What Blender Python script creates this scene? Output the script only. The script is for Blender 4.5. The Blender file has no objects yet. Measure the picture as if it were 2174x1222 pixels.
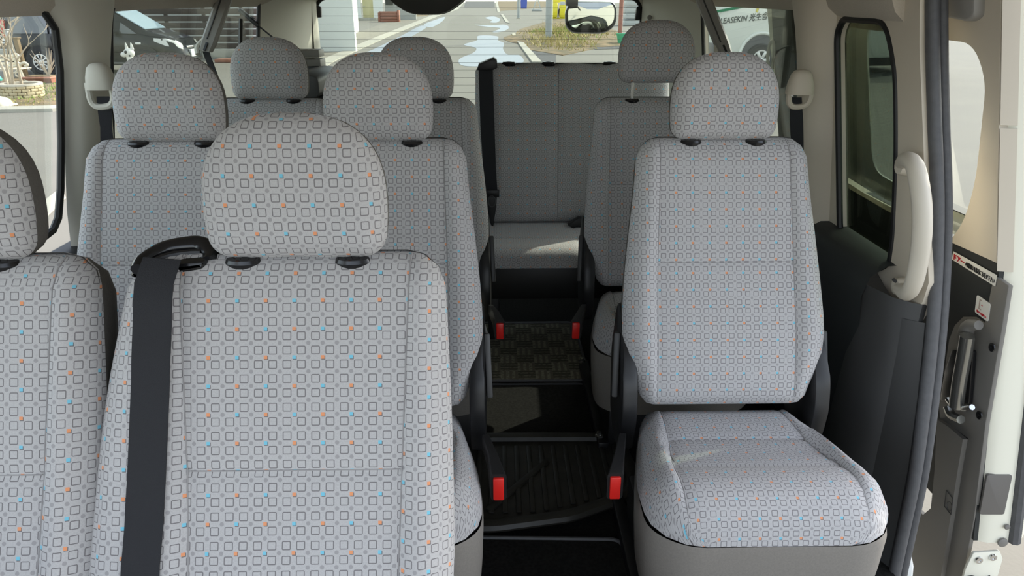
import bpy, bmesh, math, random
import numpy as np
from mathutils import Vector, Matrix
random.seed(4)
scn = bpy.context.scene
C = scn.collection
PI = math.pi
R = math.radians

# ------------------------------------------------------------------ camera, sky, sun, exposure
IW, IH, FOC = 2174, 1222, 1570.0
PITCH, YAW, ZC = R(21.2), R(1.0), 1.43
cam_d = bpy.data.cameras.new('camera'); cam = bpy.data.objects.new('camera', cam_d); C.objects.link(cam)
cam_d.sensor_width = 36; cam_d.lens = 36 * FOC / IW; cam_d.clip_start = .02; cam_d.clip_end = 400
cam.location = (0, 0, ZC); cam.rotation_euler = (PI/2 - PITCH, 0, -YAW)
scn.camera = cam
world = bpy.data.worlds.new('sky'); scn.world = world; world.use_nodes = True
wn = world.node_tree; bg = wn.nodes['Background']
sky = wn.nodes.new('ShaderNodeTexSky'); sky.sky_type = 'NISHITA'; sky.sun_disc = False
sky.sun_elevation = R(34.5); sky.sun_rotation = R(55); sky.dust_density = 1.2; sky.air_density = 1.0; sky.ozone_density = 1.0
hs = wn.nodes.new('ShaderNodeHueSaturation'); hs.inputs['Saturation'].default_value = .45
wn.links.new(sky.outputs[0], hs.inputs['Color']); wn.links.new(hs.outputs[0], bg.inputs[0]); bg.inputs[1].default_value = 0.30
SUN_DIR = Vector((1.0, 0.76, 0.90)).normalized()
sun_d = bpy.data.lights.new('sun', 'SUN'); sun_d.energy = 3.0; sun_d.angle = R(.6); sun_d.color = (1, .94, .84)
sun = bpy.data.objects.new('sun', sun_d); C.objects.link(sun); sun.rotation_euler = SUN_DIR.to_track_quat('Z', 'Y').to_euler()
vs = scn.view_settings; vs.view_transform = 'Standard'; vs.look = 'None'; vs.gamma = 1; vs.use_curve_mapping = False
vs.exposure = 0.95

# ------------------------------------------------------------------ from the photograph's view to metres
_f = np.array([math.sin(YAW)*math.cos(PITCH), math.cos(YAW)*math.cos(PITCH), -math.sin(PITCH)])
_r = np.array([math.cos(YAW), -math.sin(YAW), 0]); _u = np.cross(_r, _f)
def ray(x, y): return _f + _r*(x-IW/2)/FOC - _u*(y-IH/2)/FOC
def at_y(x, y, Y): v = ray(x, y); return Vector(v*Y/v[1]) + Vector((0, 0, ZC))
def at_x(x, y, X): v = ray(x, y); return Vector(v*X/v[0]) + Vector((0, 0, ZC))
def at_z(x, y, Z): v = ray(x, y); return Vector(v*(Z-ZC)/v[2]) + Vector((0, 0, ZC))
GZ = -.5
def gz(y): return GZ + max(0, y-9)*.004
def G(x, y):                                   # a point of the ground outside
    z = GZ
    for _ in range(30):
        p = at_z(x, y, min(z, 1.2)); z = gz(min(p.y, 120))
    return Vector((p.x, p.y, z))
def on(x, y, fx):                              # a point of a leaning side wall X = fx(z)
    z = .9
    for _ in range(12): p = at_x(x, y, fx(z)); z = p.z
    return p
def depth(p): return float(np.dot(np.array(p) - np.array([0, 0, ZC]), _f))
def px(p): return depth(p)/FOC                 # metres per pixel of the photograph at p

# ------------------------------------------------------------------ node helpers and materials
def sock(nt, v, inp):
    if isinstance(v, (int, float)): inp.default_value = v
    else: nt.links.new(v, inp)
def mth(nt, op, a, b=None, c=None):
    n = nt.nodes.new('ShaderNodeMath'); n.operation = op
    sock(nt, a, n.inputs[0])
    if b is not None: sock(nt, b, n.inputs[1])
    if c is not None: sock(nt, c, n.inputs[2])
    return n.outputs[0]
def sstep(nt, v, lo, hi):
    n = nt.nodes.new('ShaderNodeMapRange'); n.interpolation_type = 'SMOOTHSTEP'
    sock(nt, v, n.inputs[0]); n.inputs[1].default_value = lo; n.inputs[2].default_value = hi
    return n.outputs[0]
def mixc(nt, f, a, b):
    n = nt.nodes.new('ShaderNodeMix'); n.data_type = 'RGBA'
    sock(nt, f, n.inputs[0])
    for v, i in ((a, 6), (b, 7)):
        if isinstance(v, tuple): n.inputs[i].default_value = (*v, 1)
        else: nt.links.new(v, n.inputs[i])
    return n.outputs[2]
def srgb(r, g, b):
    return tuple(((c/255)/12.92 if c/255 < .04045 else ((c/255+.055)/1.055)**2.4) for c in (r, g, b))
def mat(name, col, rough=.6, metal=0, noise=0, nscale=20, bump=0, bscale=200, col2=None, spec=.5, stretch=None, emit=0, coat=0):
    m = bpy.data.materials.new(name); m.use_nodes = True
    nt = m.node_tree; b = nt.nodes['Principled BSDF']
    b.inputs['Base Color'].default_value = (*col, 1); b.inputs['Roughness'].default_value = rough
    b.inputs['Metallic'].default_value = metal; b.inputs['Specular IOR Level'].default_value = spec
    b.inputs['Coat Weight'].default_value = coat
    if noise or bump:
        tc = nt.nodes.new('ShaderNodeTexCoord'); co = tc.outputs['Object']
        if stretch:
            mp = nt.nodes.new('ShaderNodeMapping'); mp.inputs['Scale'].default_value = stretch
            nt.links.new(co, mp.inputs[0]); co = mp.outputs[0]
    if noise:
        n = nt.nodes.new('ShaderNodeTexNoise'); n.inputs['Scale'].default_value = nscale; n.inputs['Detail'].default_value = 5
        nt.links.new(co, n.inputs['Vector'])
        f = sstep(nt, n.outputs[0], .5-.3/max(noise, .3)*.5, .5+.3/max(noise, .3)*.5)
        c2 = col2 if col2 else tuple(c*(1-noise) for c in col)
        nt.links.new(mixc(nt, f, col, c2), b.inputs['Base Color'])
    if bump:
        n = nt.nodes.new('ShaderNodeTexNoise'); n.inputs['Scale'].default_value = bscale; n.inputs['Detail'].default_value = 3
        nt.links.new(co, n.inputs['Vector'])
        bp = nt.nodes.new('ShaderNodeBump'); bp.inputs['Strength'].default_value = bump; bp.inputs['Distance'].default_value = .002
        nt.links.new(n.outputs[0], bp.inputs['Height']); nt.links.new(bp.outputs[0], b.inputs['Normal'])
    return m
def glass(name, tint, refl=.06):
    m = bpy.data.materials.new(name); m.use_nodes = True; nt = m.node_tree
    for n in list(nt.nodes): nt.nodes.remove(n)
    o = nt.nodes.new('ShaderNodeOutputMaterial'); t = nt.nodes.new('ShaderNodeBsdfTransparent'); t.inputs[0].default_value = (*tint, 1)
    g = nt.nodes.new('ShaderNodeBsdfGlossy'); g.inputs['Roughness'].default_value = .02
    lw = nt.nodes.new('ShaderNodeLayerWeight'); lw.inputs[0].default_value = .2
    f = mth(nt, 'MULTIPLY_ADD', lw.outputs['Fresnel'], .18, refl*.3)
    mx = nt.nodes.new('ShaderNodeMixShader'); nt.links.new(f, mx.inputs[0]); nt.links.new(t.outputs[0], mx.inputs[1]); nt.links.new(g.outputs[0], mx.inputs[2])
    nt.links.new(mx.outputs[0], o.inputs[0]); return m

def seat_fabric(name, base, line, dot):
    """light moquette printed with rounded square outlines, grey dots and small orange and blue squares"""
    m = bpy.data.materials.new(name); m.use_nodes = True; nt = m.node_tree; b = nt.nodes['Principled BSDF']
    uv = nt.nodes.new('ShaderNodeUVMap'); uv.uv_map = 'UVMap'
    sp = nt.nodes.new('ShaderNodeSeparateXYZ'); nt.links.new(uv.outputs[0], sp.inputs[0])
    u, v = sp.outputs[0], sp.outputs[1]
    M = lambda op, *a: mth(nt, op, *a)
    fx = M('ABSOLUTE', M('SUBTRACT', M('FRACT', u), .5)); fy = M('ABSOLUTE', M('SUBTRACT', M('FRACT', v), .5))
    qx = M('SUBTRACT', fx, .205); qy = M('SUBTRACT', fy, .205)
    ax = M('MAXIMUM', qx, 0); ay = M('MAXIMUM', qy, 0)
    d = M('SUBTRACT', M('ADD', M('SQRT', M('ADD', M('MULTIPLY', ax, ax), M('MULTIPLY', ay, ay))), M('MINIMUM', M('MAXIMUM', qx, qy), 0)), .07)
    outl = M('SUBTRACT', 1, sstep(nt, M('ABSOLUTE', d), .018, .045))
    u5 = M('ADD', u, .5); v5 = M('ADD', v, .5)
    gx = M('SUBTRACT', M('FRACT', u5), .5); gy = M('SUBTRACT', M('FRACT', v5), .5)
    r = M('SQRT', M('ADD', M('MULTIPLY', gx, gx), M('MULTIPLY', gy, gy)))
    dots = M('SUBTRACT', 1, sstep(nt, r, .13, .17))
    ci = M('FLOOR', u5); cj = M('FLOOR', v5)
    odd = M('MAXIMUM', M('FLOORED_MODULO', ci, 2), M('FLOORED_MODULO', cj, 2))
    even = M('LESS_THAN', odd, .5)
    which = M('GREATER_THAN', M('FLOORED_MODULO', M('ADD', M('MULTIPLY', ci, .5), M('MULTIPLY', cj, .5)), 2), .5)
    sq = M('MULTIPLY', even, M('LESS_THAN', M('MAXIMUM', M('ABSOLUTE', gx), M('ABSOLUTE', gy)), .125))
    sh = M('MULTIPLY', even, M('LESS_THAN', M('MAXIMUM', M('ABSOLUTE', M('SUBTRACT', gx, .045)), M('ABSOLUTE', M('ADD', gy, .05))), .135))
    nz = nt.nodes.new('ShaderNodeTexNoise'); nz.inputs['Scale'].default_value = 9; nz.inputs['Detail'].default_value = 4; nt.links.new(uv.outputs[0], nz.inputs['Vector'])
    c = mixc(nt, sstep(nt, nz.outputs[0], .3, .7), tuple(x*.93 for x in base), tuple(x*1.04 for x in base))
    c = mixc(nt, M('MULTIPLY', dots, M('MULTIPLY', .75, M('LESS_THAN', .5, odd))), c, dot)
    c = mixc(nt, sh, c, line)
    c = mixc(nt, sq, c, mixc(nt, which, srgb(222, 150, 108), srgb(120, 190, 212)))
    c = mixc(nt, outl, c, line)
    nt.links.new(c, b.inputs['Base Color']); b.inputs['Roughness'].default_value = .9; b.inputs['Specular IOR Level'].default_value = .2
    b.inputs['Sheen Weight'].default_value = .15
    bp = nt.nodes.new('ShaderNodeBump'); bp.inputs['Strength'].default_value = .12; bp.inputs['Distance'].default_value = .001
    n2 = nt.nodes.new('ShaderNodeTexNoise'); n2.inputs['Scale'].default_value = 30; nt.links.new(uv.outputs[0], n2.inputs['Vector'])
    nt.links.new(n2.outputs[0], bp.inputs['Height']); nt.links.new(bp.outputs[0], b.inputs['Normal'])
    return m

M = dict(
 fabric=seat_fabric('printed_moquette', (.46, .45, .45), (.16, .15, .155), (.28, .27, .275)),
 charcoal=mat('charcoal_fabric', (.15, .14, .128), .95, noise=.25, nscale=250, bump=.2, bscale=900, spec=.15),
 lit_charcoal=mat('lit_charcoal_skirt_fabric', (.25, .23, .205), .95, noise=.2, nscale=250, bump=.2, bscale=900, spec=.15),  # charcoal again, painted paler for the light falling on the skirt front
 thread=mat('seam_thread', (.30, .29, .29), .9),
 black=mat('black_plastic', (.013, .013, .014), .42, bump=.08, bscale=700),
 rail=mat('black_metal', (.015, .015, .016), .45, metal=.3),
 gloss=mat('gloss_black_plastic', (.01, .01, .011), .22),
 web=mat('belt_webbing', (.011, .0115, .015), .75, bump=.5, bscale=500, stretch=(1, .15, 3)),
 red=mat('red_button', (.75, .02, .015), .35),
 chrome=mat('chrome', (.75, .75, .75), .15, metal=1),
 beige=mat('beige_trim_plastic', (.62, .555, .455), .6, bump=.06, bscale=900),
 beige_l=mat('grey_trim_plastic', (.60, .585, .51), .6, bump=.06, bscale=900),
 grey_pl=mat('mid_grey_plastic', (.30, .29, .27), .5),
 headliner=mat('woven_headliner', (.62, .56, .47), .95, noise=.18, nscale=300, bump=.3, bscale=600),
 handle=mat('cream_grip_plastic', (.60, .55, .46), .45),
 dark_trim=mat('dark_trim_plastic', (.022, .025, .026), .55, bump=.1, bscale=900),
 dgrey=mat('dark_grey_plastic', (.055, .055, .055), .5, bump=.1, bscale=900),
 door_grey=mat('warm_grey_plastic', (.19, .18, .165), .5, bump=.08, bscale=900),
 rubber=mat('ribbed_rubber', (.10, .10, .105), .6, noise=.3, nscale=60, bump=.2, bscale=400),
 seal=mat('black_rubber', (.006, .006, .007), .5),
 carpet=mat('black_carpet', (.022, .0215, .02), 1, noise=.5, nscale=120, bump=.6, bscale=500, spec=.1),
 mat_rubber=mat('rubber_mat', (.035, .033, .027), .5, noise=.5, nscale=18, bump=.15, bscale=300),
 white_paint=mat('pearl_white_paint', (.80, .78, .66), .25, coat=.5),
 clear=glass('clear_glass', (.95, .97, .95)), rear=glass('green_glass', (.80, .83, .79)), tint=glass('tinted_glass', (.38, .42, .37)), priv=glass('privacy_glass', (.42, .47, .42)),
 asphalt=mat('sunlit_asphalt', (.195, .182, .15), .9, noise=.35, nscale=1.2, bump=.6, bscale=40, col2=(.17, .16, .135)),
 paving=mat('pale_paving', (.25, .23, .185), .9, noise=.3, nscale=2, bump=.3, bscale=40),
 kerb=mat('kerb_concrete', (.42, .40, .33), .85, noise=.2, nscale=6),
 soil=mat('brown_soil', (.24, .165, .085), 1, noise=.9, nscale=2.2, col2=(.10, .085, .04), bump=1, bscale=30),
 straw=mat('dry_grass', (.45, .38, .16), 1), green=mat('fresh_grass', (.22, .30, .06), 1),
 car_black=mat('black_car_paint', (.006, .007, .008), .2, spec=.35), car_sky_sheen=mat('black_bonnet_sky_sheen', (.012, .018, .04), .1, coat=1),  # the bonnet's blue is a sky highlight painted over black paint
 tyre=mat('tyre_rubber', (.025, .025, .025), .8), alloy=mat('silver_alloy', (.62, .62, .60), .35, metal=.6),
 screen=mat('windscreen_sky_sheen', (.30, .42, .50), .06, coat=1), cabin=mat('dark_car_glass', (.05, .055, .05), .05, coat=1),  # the windscreen's pale blue is sky reflection put into its colour
 lamp_clear=mat('headlamp_lens', (.62, .62, .58), .12, coat=1), lamp_red=mat('tail_lamp_lens', (.6, .015, .02), .15, coat=1),
 white=mat('white_gloss', (.78, .78, .74), .35), bus=mat('white_bus_paint', (.72, .73, .66), .25, coat=.4),
 stripe_g=mat('green_stripe', (.03, .22, .10), .4), stripe_b=mat('blue_stripe', (.03, .08, .35), .4), stripe_y=mat('yellow_stripe', (.6, .5, .05), .4),
 ink=mat('dark_lettering', (.05, .055, .05), .5), ink_red=mat('red_lettering', (.5, .01, .02), .5), ink_black=mat('black_lettering', (.02, .02, .02), .5),
 wood=mat('brown_slat_wood', (.085, .065, .05), .8, noise=.4, nscale=8, stretch=(1, 1, 12)),
 bench_wood=mat('reddish_bench_wood', (.33, .14, .09), .75, noise=.3, nscale=6),
 terracotta=mat('terracotta', (.42, .19, .12), .85, noise=.25, nscale=10),
 stone=mat('yellow_stone', (.58, .49, .30), .9, noise=.3, nscale=6, bump=.5, bscale=20),
 pale_stone=mat('pale_rock', (.62, .58, .48), .9, noise=.25, nscale=5, bump=.6, bscale=12),
 twig=mat('pale_bare_bark', (.50, .42, .31), .9, noise=.25, nscale=30),
 brown_pl=mat('brown_trough', (.12, .08, .06), .6), green_pl=mat('green_plastic', (.06, .38, .20), .5), teal=mat('teal_plastic', (.05, .36, .30), .5),
 cream_iron=mat('cream_cast_iron', (.68, .62, .47), .5), post=mat('grey_post', (.38, .38, .35), .7), post_brown=mat('brown_post', (.20, .14, .07), .8),
 pole=mat('grey_pole', (.36, .38, .37), .6), redpole=mat('reddish_post', (.35, .16, .12), .7),
 corr=mat('grey_corrugated_steel', (.47, .49, .47), .45), wall_w=mat('white_wall_paint', (.74, .75, .70), .7), cream_door=mat('cream_door_paint', (.66, .60, .34), .5),
 yellow=mat('yellow_plastic', (.80, .68, .03), .5), blue=mat('blue_plastic', (.05, .10, .48), .5), crate=mat('pale_grey_plastic', (.50, .51, .49), .5),
 dogw=mat('white_glaze', (.80, .78, .72), .4), dogb=mat('black_glaze', (.02, .02, .02), .4),
 mirror=mat('mirror_face', (.75, .76, .74), .03, metal=1), water=mat('puddle_sky_sheen', (.21, .235, .26), .4, spec=.25),  # puddles: the sky's reflection is painted in as a pale bluish colour
 patch=mat('dark_asphalt', (.085, .085, .082), .9, noise=.3, nscale=3, bump=.4, bscale=40),
 reflector=mat('grey_pad', (.14, .13, .12), .6), sticker=mat('white_sticker', (.78, .77, .72), .5), dust=mat('sticker_print', (.45, .36, .32), .6),
 bronze=mat('dim_chrome', (.36, .36, .34), .22, metal=.9),
)
# woven floor mat: ribbed blocks laid like parquet
def parquet():
    m = mat('grey_parquet_mat', (.085, .08, .062), 1, bump=.8, bscale=350, spec=.1); nt = m.node_tree; b = nt.nodes['Principled BSDF']
    tc = nt.nodes.new('ShaderNodeTexCoord'); sp = nt.nodes.new('ShaderNodeSeparateXYZ'); nt.links.new(tc.outputs['Object'], sp.inputs[0])
    X = mth(nt, 'MULTIPLY', sp.outputs[0], 14); Y = mth(nt, 'MULTIPLY', sp.outputs[1], 14)
    ch = mth(nt, 'FLOORED_MODULO', mth(nt, 'ADD', mth(nt, 'FLOOR', X), mth(nt, 'FLOOR', Y)), 2)
    k = mth(nt, 'ADD', mth(nt, 'MULTIPLY', ch, X), mth(nt, 'MULTIPLY', mth(nt, 'SUBTRACT', 1, ch), Y))
    s = mth(nt, 'SINE', mth(nt, 'MULTIPLY', k, 2*PI*3))
    n = nt.nodes.new('ShaderNodeTexNoise'); n.inputs['Scale'].default_value = 90; nt.links.new(tc.outputs['Object'], n.inputs['Vector'])
    f = mth(nt, 'MULTIPLY', sstep(nt, s, -.6, .5), sstep(nt, n.outputs[0], .3, .6))
    f = mth(nt, 'ADD', mth(nt, 'MULTIPLY', f, .6), mth(nt, 'MULTIPLY', ch, .3))
    nt.links.new(mixc(nt, f, (.07, .065, .05), (.24, .22, .165)), b.inputs['Base Color'])
    return m
M['parquet'] = parquet()

# ------------------------------------------------------------------ object helpers
def tag(o, label=None, cat=None, group=None, kind=None):
    for k, v in (('label', label), ('category', cat), ('group', group), ('kind', kind)):
        if v: o[k] = v
    return o
def empty(name, loc=(0, 0, 0), rz=0, label=None, cat=None, group=None, kind=None):
    o = bpy.data.objects.new(name, None); C.objects.link(o); o.location = loc; o.rotation_euler = (0, 0, rz); o.empty_display_size = .1
    return tag(o, label, cat, group, kind)
def link(name, me, m, parent=None, smooth=40):
    if m and not me.materials: me.materials.append(M[m])
    if smooth:
        me.polygons.foreach_set('use_smooth', [True]*len(me.polygons))
        me.set_sharp_from_angle(angle=R(smooth))
    o = bpy.data.objects.new(name, me); C.objects.link(o)
    if parent: o.parent = parent
    return o
def copy_tree(o, parent=None):
    c = o.copy(); C.objects.link(c); c.parent = parent
    for ch in o.children: copy_tree(ch, c)
    return c

class MB:
    """collects the shapes of one part"""
    def __init__(s): s.bm = bmesh.new()
    def box(s, a, b, bev=0, mx=None, seg=2):
        c = [(a[i]+b[i])/2 for i in range(3)]; d = [abs(b[i]-a[i]) for i in range(3)]
        t = bmesh.new(); bmesh.ops.create_cube(t, size=1)
        for v in t.verts: v.co = Vector((v.co.x*d[0]+c[0], v.co.y*d[1]+c[1], v.co.z*d[2]+c[2]))
        if bev: bmesh.ops.bevel(t, geom=t.edges[:], offset=min(bev, min(d)*.49), segments=seg, affect='EDGES', profile=.5)
        return s.take(t, mx)
    def take(s, t, mx=None):
        if mx is not None: bmesh.ops.transform(t, matrix=mx, verts=t.verts)
        me = bpy.data.meshes.new('t'); t.to_mesh(me); t.free(); s.bm.from_mesh(me); bpy.data.meshes.remove(me); return s
    def bar(s, p, q, w, h, bev=0, up=(0, 0, 1)):
        p, q = Vector(p), Vector(q); d = q-p; L = d.length; z = d.normalized(); x = Vector(up).cross(z)
        if x.length < 1e-4: x = Vector((1, 0, 0)).cross(z)
        x.normalize(); y = z.cross(x)
        mx = Matrix(((x.x, y.x, z.x, p.x), (x.y, y.y, z.y, p.y), (x.z, y.z, z.z, p.z), (0, 0, 0, 1)))
        return s.box((-w/2, -h/2, 0), (w/2, h/2, L), bev, mx)
    def tube(s, pts, rad, n=10, sx=1, closed=False, ref=None):
        pts = [Vector(p) for p in pts]; N = len(pts); rads = rad if isinstance(rad, (list, tuple)) else [rad]*N
        rings = []; up = Vector(ref) if ref else None
        for i, p in enumerate(pts):
            a = pts[i-1] if i or closed else p; b = pts[(i+1) % N] if i < N-1 or closed else p
            d = (b-a).normalized()
            if up is None: up = Vector((0, 0, 1)) if abs(d.z) < .9 else Vector((1, 0, 0))
            x = up.cross(d); x = x.normalized() if x.length > 1e-5 else d.orthogonal().normalized(); y = d.cross(x)
            if not ref: up = y
            rings.append([s.bm.verts.new(p + (x*math.cos(2*PI*k/n)*sx + y*math.sin(2*PI*k/n))*rads[i]) for k in range(n)])
        for i in range(N if closed else N-1):
            A, B = rings[i], rings[(i+1) % N]
            for k in range(n): s.bm.faces.new((A[k], A[(k+1) % n], B[(k+1) % n], B[k]))
        if not closed: s.bm.faces.new(rings[0][::-1]); s.bm.faces.new(rings[-1])
        return s
    def lathe(s, prof, c=(0, 0, 0), axis='Z', n=24):
        rings = []
        for r, h in prof:
            ring = []
            for k in range(n):
                a, b = math.cos(2*PI*k/n)*r, math.sin(2*PI*k/n)*r
                v = (a, b, h) if axis == 'Z' else ((a, h, b) if axis == 'Y' else (h, a, b))
                ring.append(s.bm.verts.new(Vector(v)+Vector(c)))
            rings.append(ring)
        for A, B in zip(rings, rings[1:]):
            for k in range(n): s.bm.faces.new((A[k], A[(k+1) % n], B[(k+1) % n], B[k]))
        if prof[0][0] > 1e-6: s.bm.faces.new(rings[0][::-1])
        if prof[-1][0] > 1e-6: s.bm.faces.new(rings[-1])
        bmesh.ops.remove_doubles(s.bm, verts=s.bm.verts[:], dist=1e-6)
        return s
    def prism(s, pts, fn, bev=0):
        """pts: 2D outline; fn(p, side) -> 3D point for side 0 and 1"""
        t = bmesh.new()
        A = [t.verts.new(fn(p, 0)) for p in pts]; B = [t.verts.new(fn(p, 1)) for p in pts]; n = len(pts)
        t.faces.new(A[::-1]); t.faces.new(B)
        for i in range(n): t.faces.new((A[i], A[(i+1) % n], B[(i+1) % n], B[i]))
        bmesh.ops.recalc_face_normals(t, faces=t.faces[:])
        if bev:
            ed = [e for e in t.edges if any(len(f.verts) > 4 or n <= 4 for f in e.link_faces)]
            bmesh.ops.bevel(t, geom=ed, offset=bev, segments=2, affect='EDGES', profile=.5)
        return s.take(t)
    def loft(s, secs, closed=False, cap=True):
        rings = [[s.bm.verts.new(Vector(p)) for p in sec] for sec in secs]; n = len(secs[0])
        for A, B in zip(rings, rings[1:]):
            for k in range(n if closed else n-1): s.bm.faces.new((A[k], A[(k+1) % n], B[(k+1) % n], B[k]))
        if closed and cap: s.bm.faces.new(rings[0][::-1]); s.bm.faces.new(rings[-1])
        return s
    def face(s, pts): s.bm.faces.new([s.bm.verts.new(Vector(p)) for p in pts]); return s
    def build(s, name, m, parent=None, smooth=40, normals=True):
        if normals: bmesh.ops.recalc_face_normals(s.bm, faces=s.bm.faces[:])
        me = bpy.data.meshes.new(name); s.bm.to_mesh(me); s.bm.free()
        return link(name, me, m, parent, smooth)

def roundpoly(pts, rad, n=6):
    out = []; N = len(pts)
    for i in range(N):
        p, a, b = Vector(pts[i]), Vector(pts[i-1]), Vector(pts[(i+1) % N])
        r = rad[i] if isinstance(rad, (list, tuple)) else rad
        u, v = (a-p), (b-p); r = min(r, u.length*.49, v.length*.49)
        A, B = p+u.normalized()*r, p+v.normalized()*r
        if r < 1e-4: out.append(tuple(p)); continue
        for k in range(n+1):
            t = k/n; out.append(tuple(A*(1-t)**2 + p*2*t*(1-t) + B*t*t))
    return out
def sheet(name, outline, holes, fn, thick, m, parent, smooth=30):
    """a plate with holes: outline and holes in 2D, fn(a, b, w) -> 3D"""
    cu = bpy.data.curves.new('t', 'CURVE'); cu.dimensions = '2D'; cu.fill_mode = 'BOTH'; cu.extrude = thick/2
    for pl in [outline]+holes:
        sp = cu.splines.new('POLY'); sp.points.add(len(pl)-1); sp.use_cyclic_u = True
        for q, p in zip(sp.points, pl): q.co = (p[0], p[1], 0, 1)
    ob = bpy.data.objects.new('t', cu); C.objects.link(ob)
    dg = bpy.context.evaluated_depsgraph_get(); me = bpy.data.meshes.new_from_object(ob.evaluated_get(dg))
    bpy.data.objects.remove(ob); bpy.data.curves.remove(cu)
    me.name = name
    for v in me.vertices: v.co = fn(v.co.x, v.co.y, v.co.z)
    me.materials.clear()
    bm = bmesh.new(); bm.from_mesh(me); bmesh.ops.remove_doubles(bm, verts=bm.verts[:], dist=1e-5); bmesh.ops.recalc_face_normals(bm, faces=bm.faces[:]); bm.to_mesh(me); bm.free()
    return link(name, me, m, parent, smooth)
def text(name, body, size, mx, m, parent, shear=0, depth_=.0008, bold=0, width=None):
    cu = bpy.data.curves.new('t', 'FONT'); cu.body = body; cu.size = size; cu.extrude = depth_; cu.shear = shear; cu.offset = bold; cu.resolution_u = 3
    cu.align_x = 'LEFT'; cu.align_y = 'BOTTOM_BASELINE'
    ob = bpy.data.objects.new('t', cu); C.objects.link(ob)
    dg = bpy.context.evaluated_depsgraph_get(); me = bpy.data.meshes.new_from_object(ob.evaluated_get(dg))
    bpy.data.objects.remove(ob)
    me.name = name; me.materials.clear()
    if width and len(me.vertices):
        w = max(v.co.x for v in me.vertices); me.transform(Matrix.Diagonal((width/w, 1, 1, 1)))
    me.transform(mx)
    return link(name, me, m, parent, 0)
def frame_mx(o, x, y):
    """matrix with origin o, x axis along x, y axis near y"""
    x = Vector(x).normalized(); z = x.cross(Vector(y)).normalized(); y = z.cross(x); o = Vector(o)
    return Matrix(((x.x, y.x, z.x, o.x), (x.y, y.y, z.y, o.y), (x.z, y.z, z.z, o.z), (0, 0, 0, 1)))

# ------------------------------------------------------------------ the van: floor, walls, roof
def XL(z): return -1.20 + max(0, z-.78)*.11
def XR(z): return 1.05 - max(0, z-.78)*.12
YF, YB = .35, 4.62
fl = MB().box((-1.2, -.3, -.06), (1.05, YB, 0)).build('floor', 'carpet'); tag(fl, kind='structure')

def wall_fn(fx, sgn): return lambda a, b, w: Vector((fx(b)+sgn*w, a, b))
def strip_path(name, pts, r, m, parent, sx=1): return MB().tube(pts, r, 8, sx=sx).build(name, m, parent)

wl = empty('wall_left', (-1.2, 0, 0), kind='structure')
def at_parent(o, p): o.parent = p; o.matrix_parent_inverse = Matrix.Translation(-Vector(p.location)); return o
def wpart(p, fn_made): return at_parent(fn_made, p)
l1e = [(lambda p: (p.y, p.z))(on(*p, XL)) for p in ((80, 506), (103, 488), (114, 462), (119, 400), (120, 300), (117, 150), (107, 62), (86, 30), (60, 8))]
L1 = [(.45, .84)] + l1e + [(l1e[-1][0]-.1, 1.43), (.45, 1.43)]
L2 = roundpoly([(2.21, .80), (3.66, .80), (3.72, 1.45), (2.30, 1.45)], [.1, .06, .04, .1])
wpart(wl, sheet('upper_panel', [(YF, .775), (YB, .775), (YB, 1.50), (YF, 1.50)], [L1, L2], wall_fn(XL, -1), .03, 'beige_l', None))
lo = MB()
secs = []
for y in (YF, 1.0, 2.0, 3.0, YB):
    secs.append([(-1.2, y, 0), (-1.14, y, .05), (-1.12, y, .5), (-1.10, y, .70), (-1.115, y, .765), (-1.16, y, .795), (-1.21, y, .80)])
lo.loft(secs); wpart(wl, lo.build('lower_panel', 'dark_trim'))
# pillar trim, bulging into the cabin
def pillar(side, y0, y1, bulge, m, fx):
    secs = []
    for z in (.775, .9, 1.05, 1.2, 1.28, 1.35, 1.44):
        k = max(0, (z-1.17)/.27)**2; a = y0(z) if callable(y0) else y0; b = y1+.09*k; sec = []
        for i in range(17):
            t = i/16; q = math.sin(PI*t**.75)**.62 if 0 < t < 1 else 0
            sec.append((fx(z)+side*(-.012-bulge*q), a+(b-a)*t, z))
        secs.append(sec)
    return MB().loft(secs).build('pillar_trim', m)
wpart(wl, pillar(-1, lambda z: float(np.interp(z, [p[1] for p in l1e[3:]], [p[0] for p in l1e[3:]]))+.018, 2.23, .06, 'beige_l', XL))
# rear pillar trim, where the side wall turns into the tailgate opening
secs = [[(-1.185+.1*(z-.78), 3.72, z), (-1.15+.1*(z-.78), 3.9, z), (-1.14+.1*(z-.78), 4.3, z), (-1.10+.07*(z-.78), 4.5, z), (-1.07+.02*(z-.78), 4.58, z), (-1.085, 4.62, z)] for z in (.775, 1.0, 1.2, 1.50)]
wpart(wl, MB().loft(secs).build('pillar_trim', 'beige_l'))
secs = [[(-1.075+.03*(z-.78), 4.50, z), (-1.05, 4.53, z), (-1.045, 4.56, z), (-1.05, 4.60, z)] for z in (.775, 1.1, 1.50)]
wpart(wl, MB().loft(secs).build('tailgate_jamb', 'beige_l'))
wpart(wl, MB().lathe([(.012, 0), (.012, .004), (.006, .006), (0, .006)], n=12).build('trim_clip', 'grey_pl')).location = (0, 0, 0)
clip = wl.children[-1]; cp = at_x(637, 33, -1.075); clip.location = cp + Vector((.012, 0, 0)); clip.rotation_euler = (0, PI/2, 0)

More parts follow.
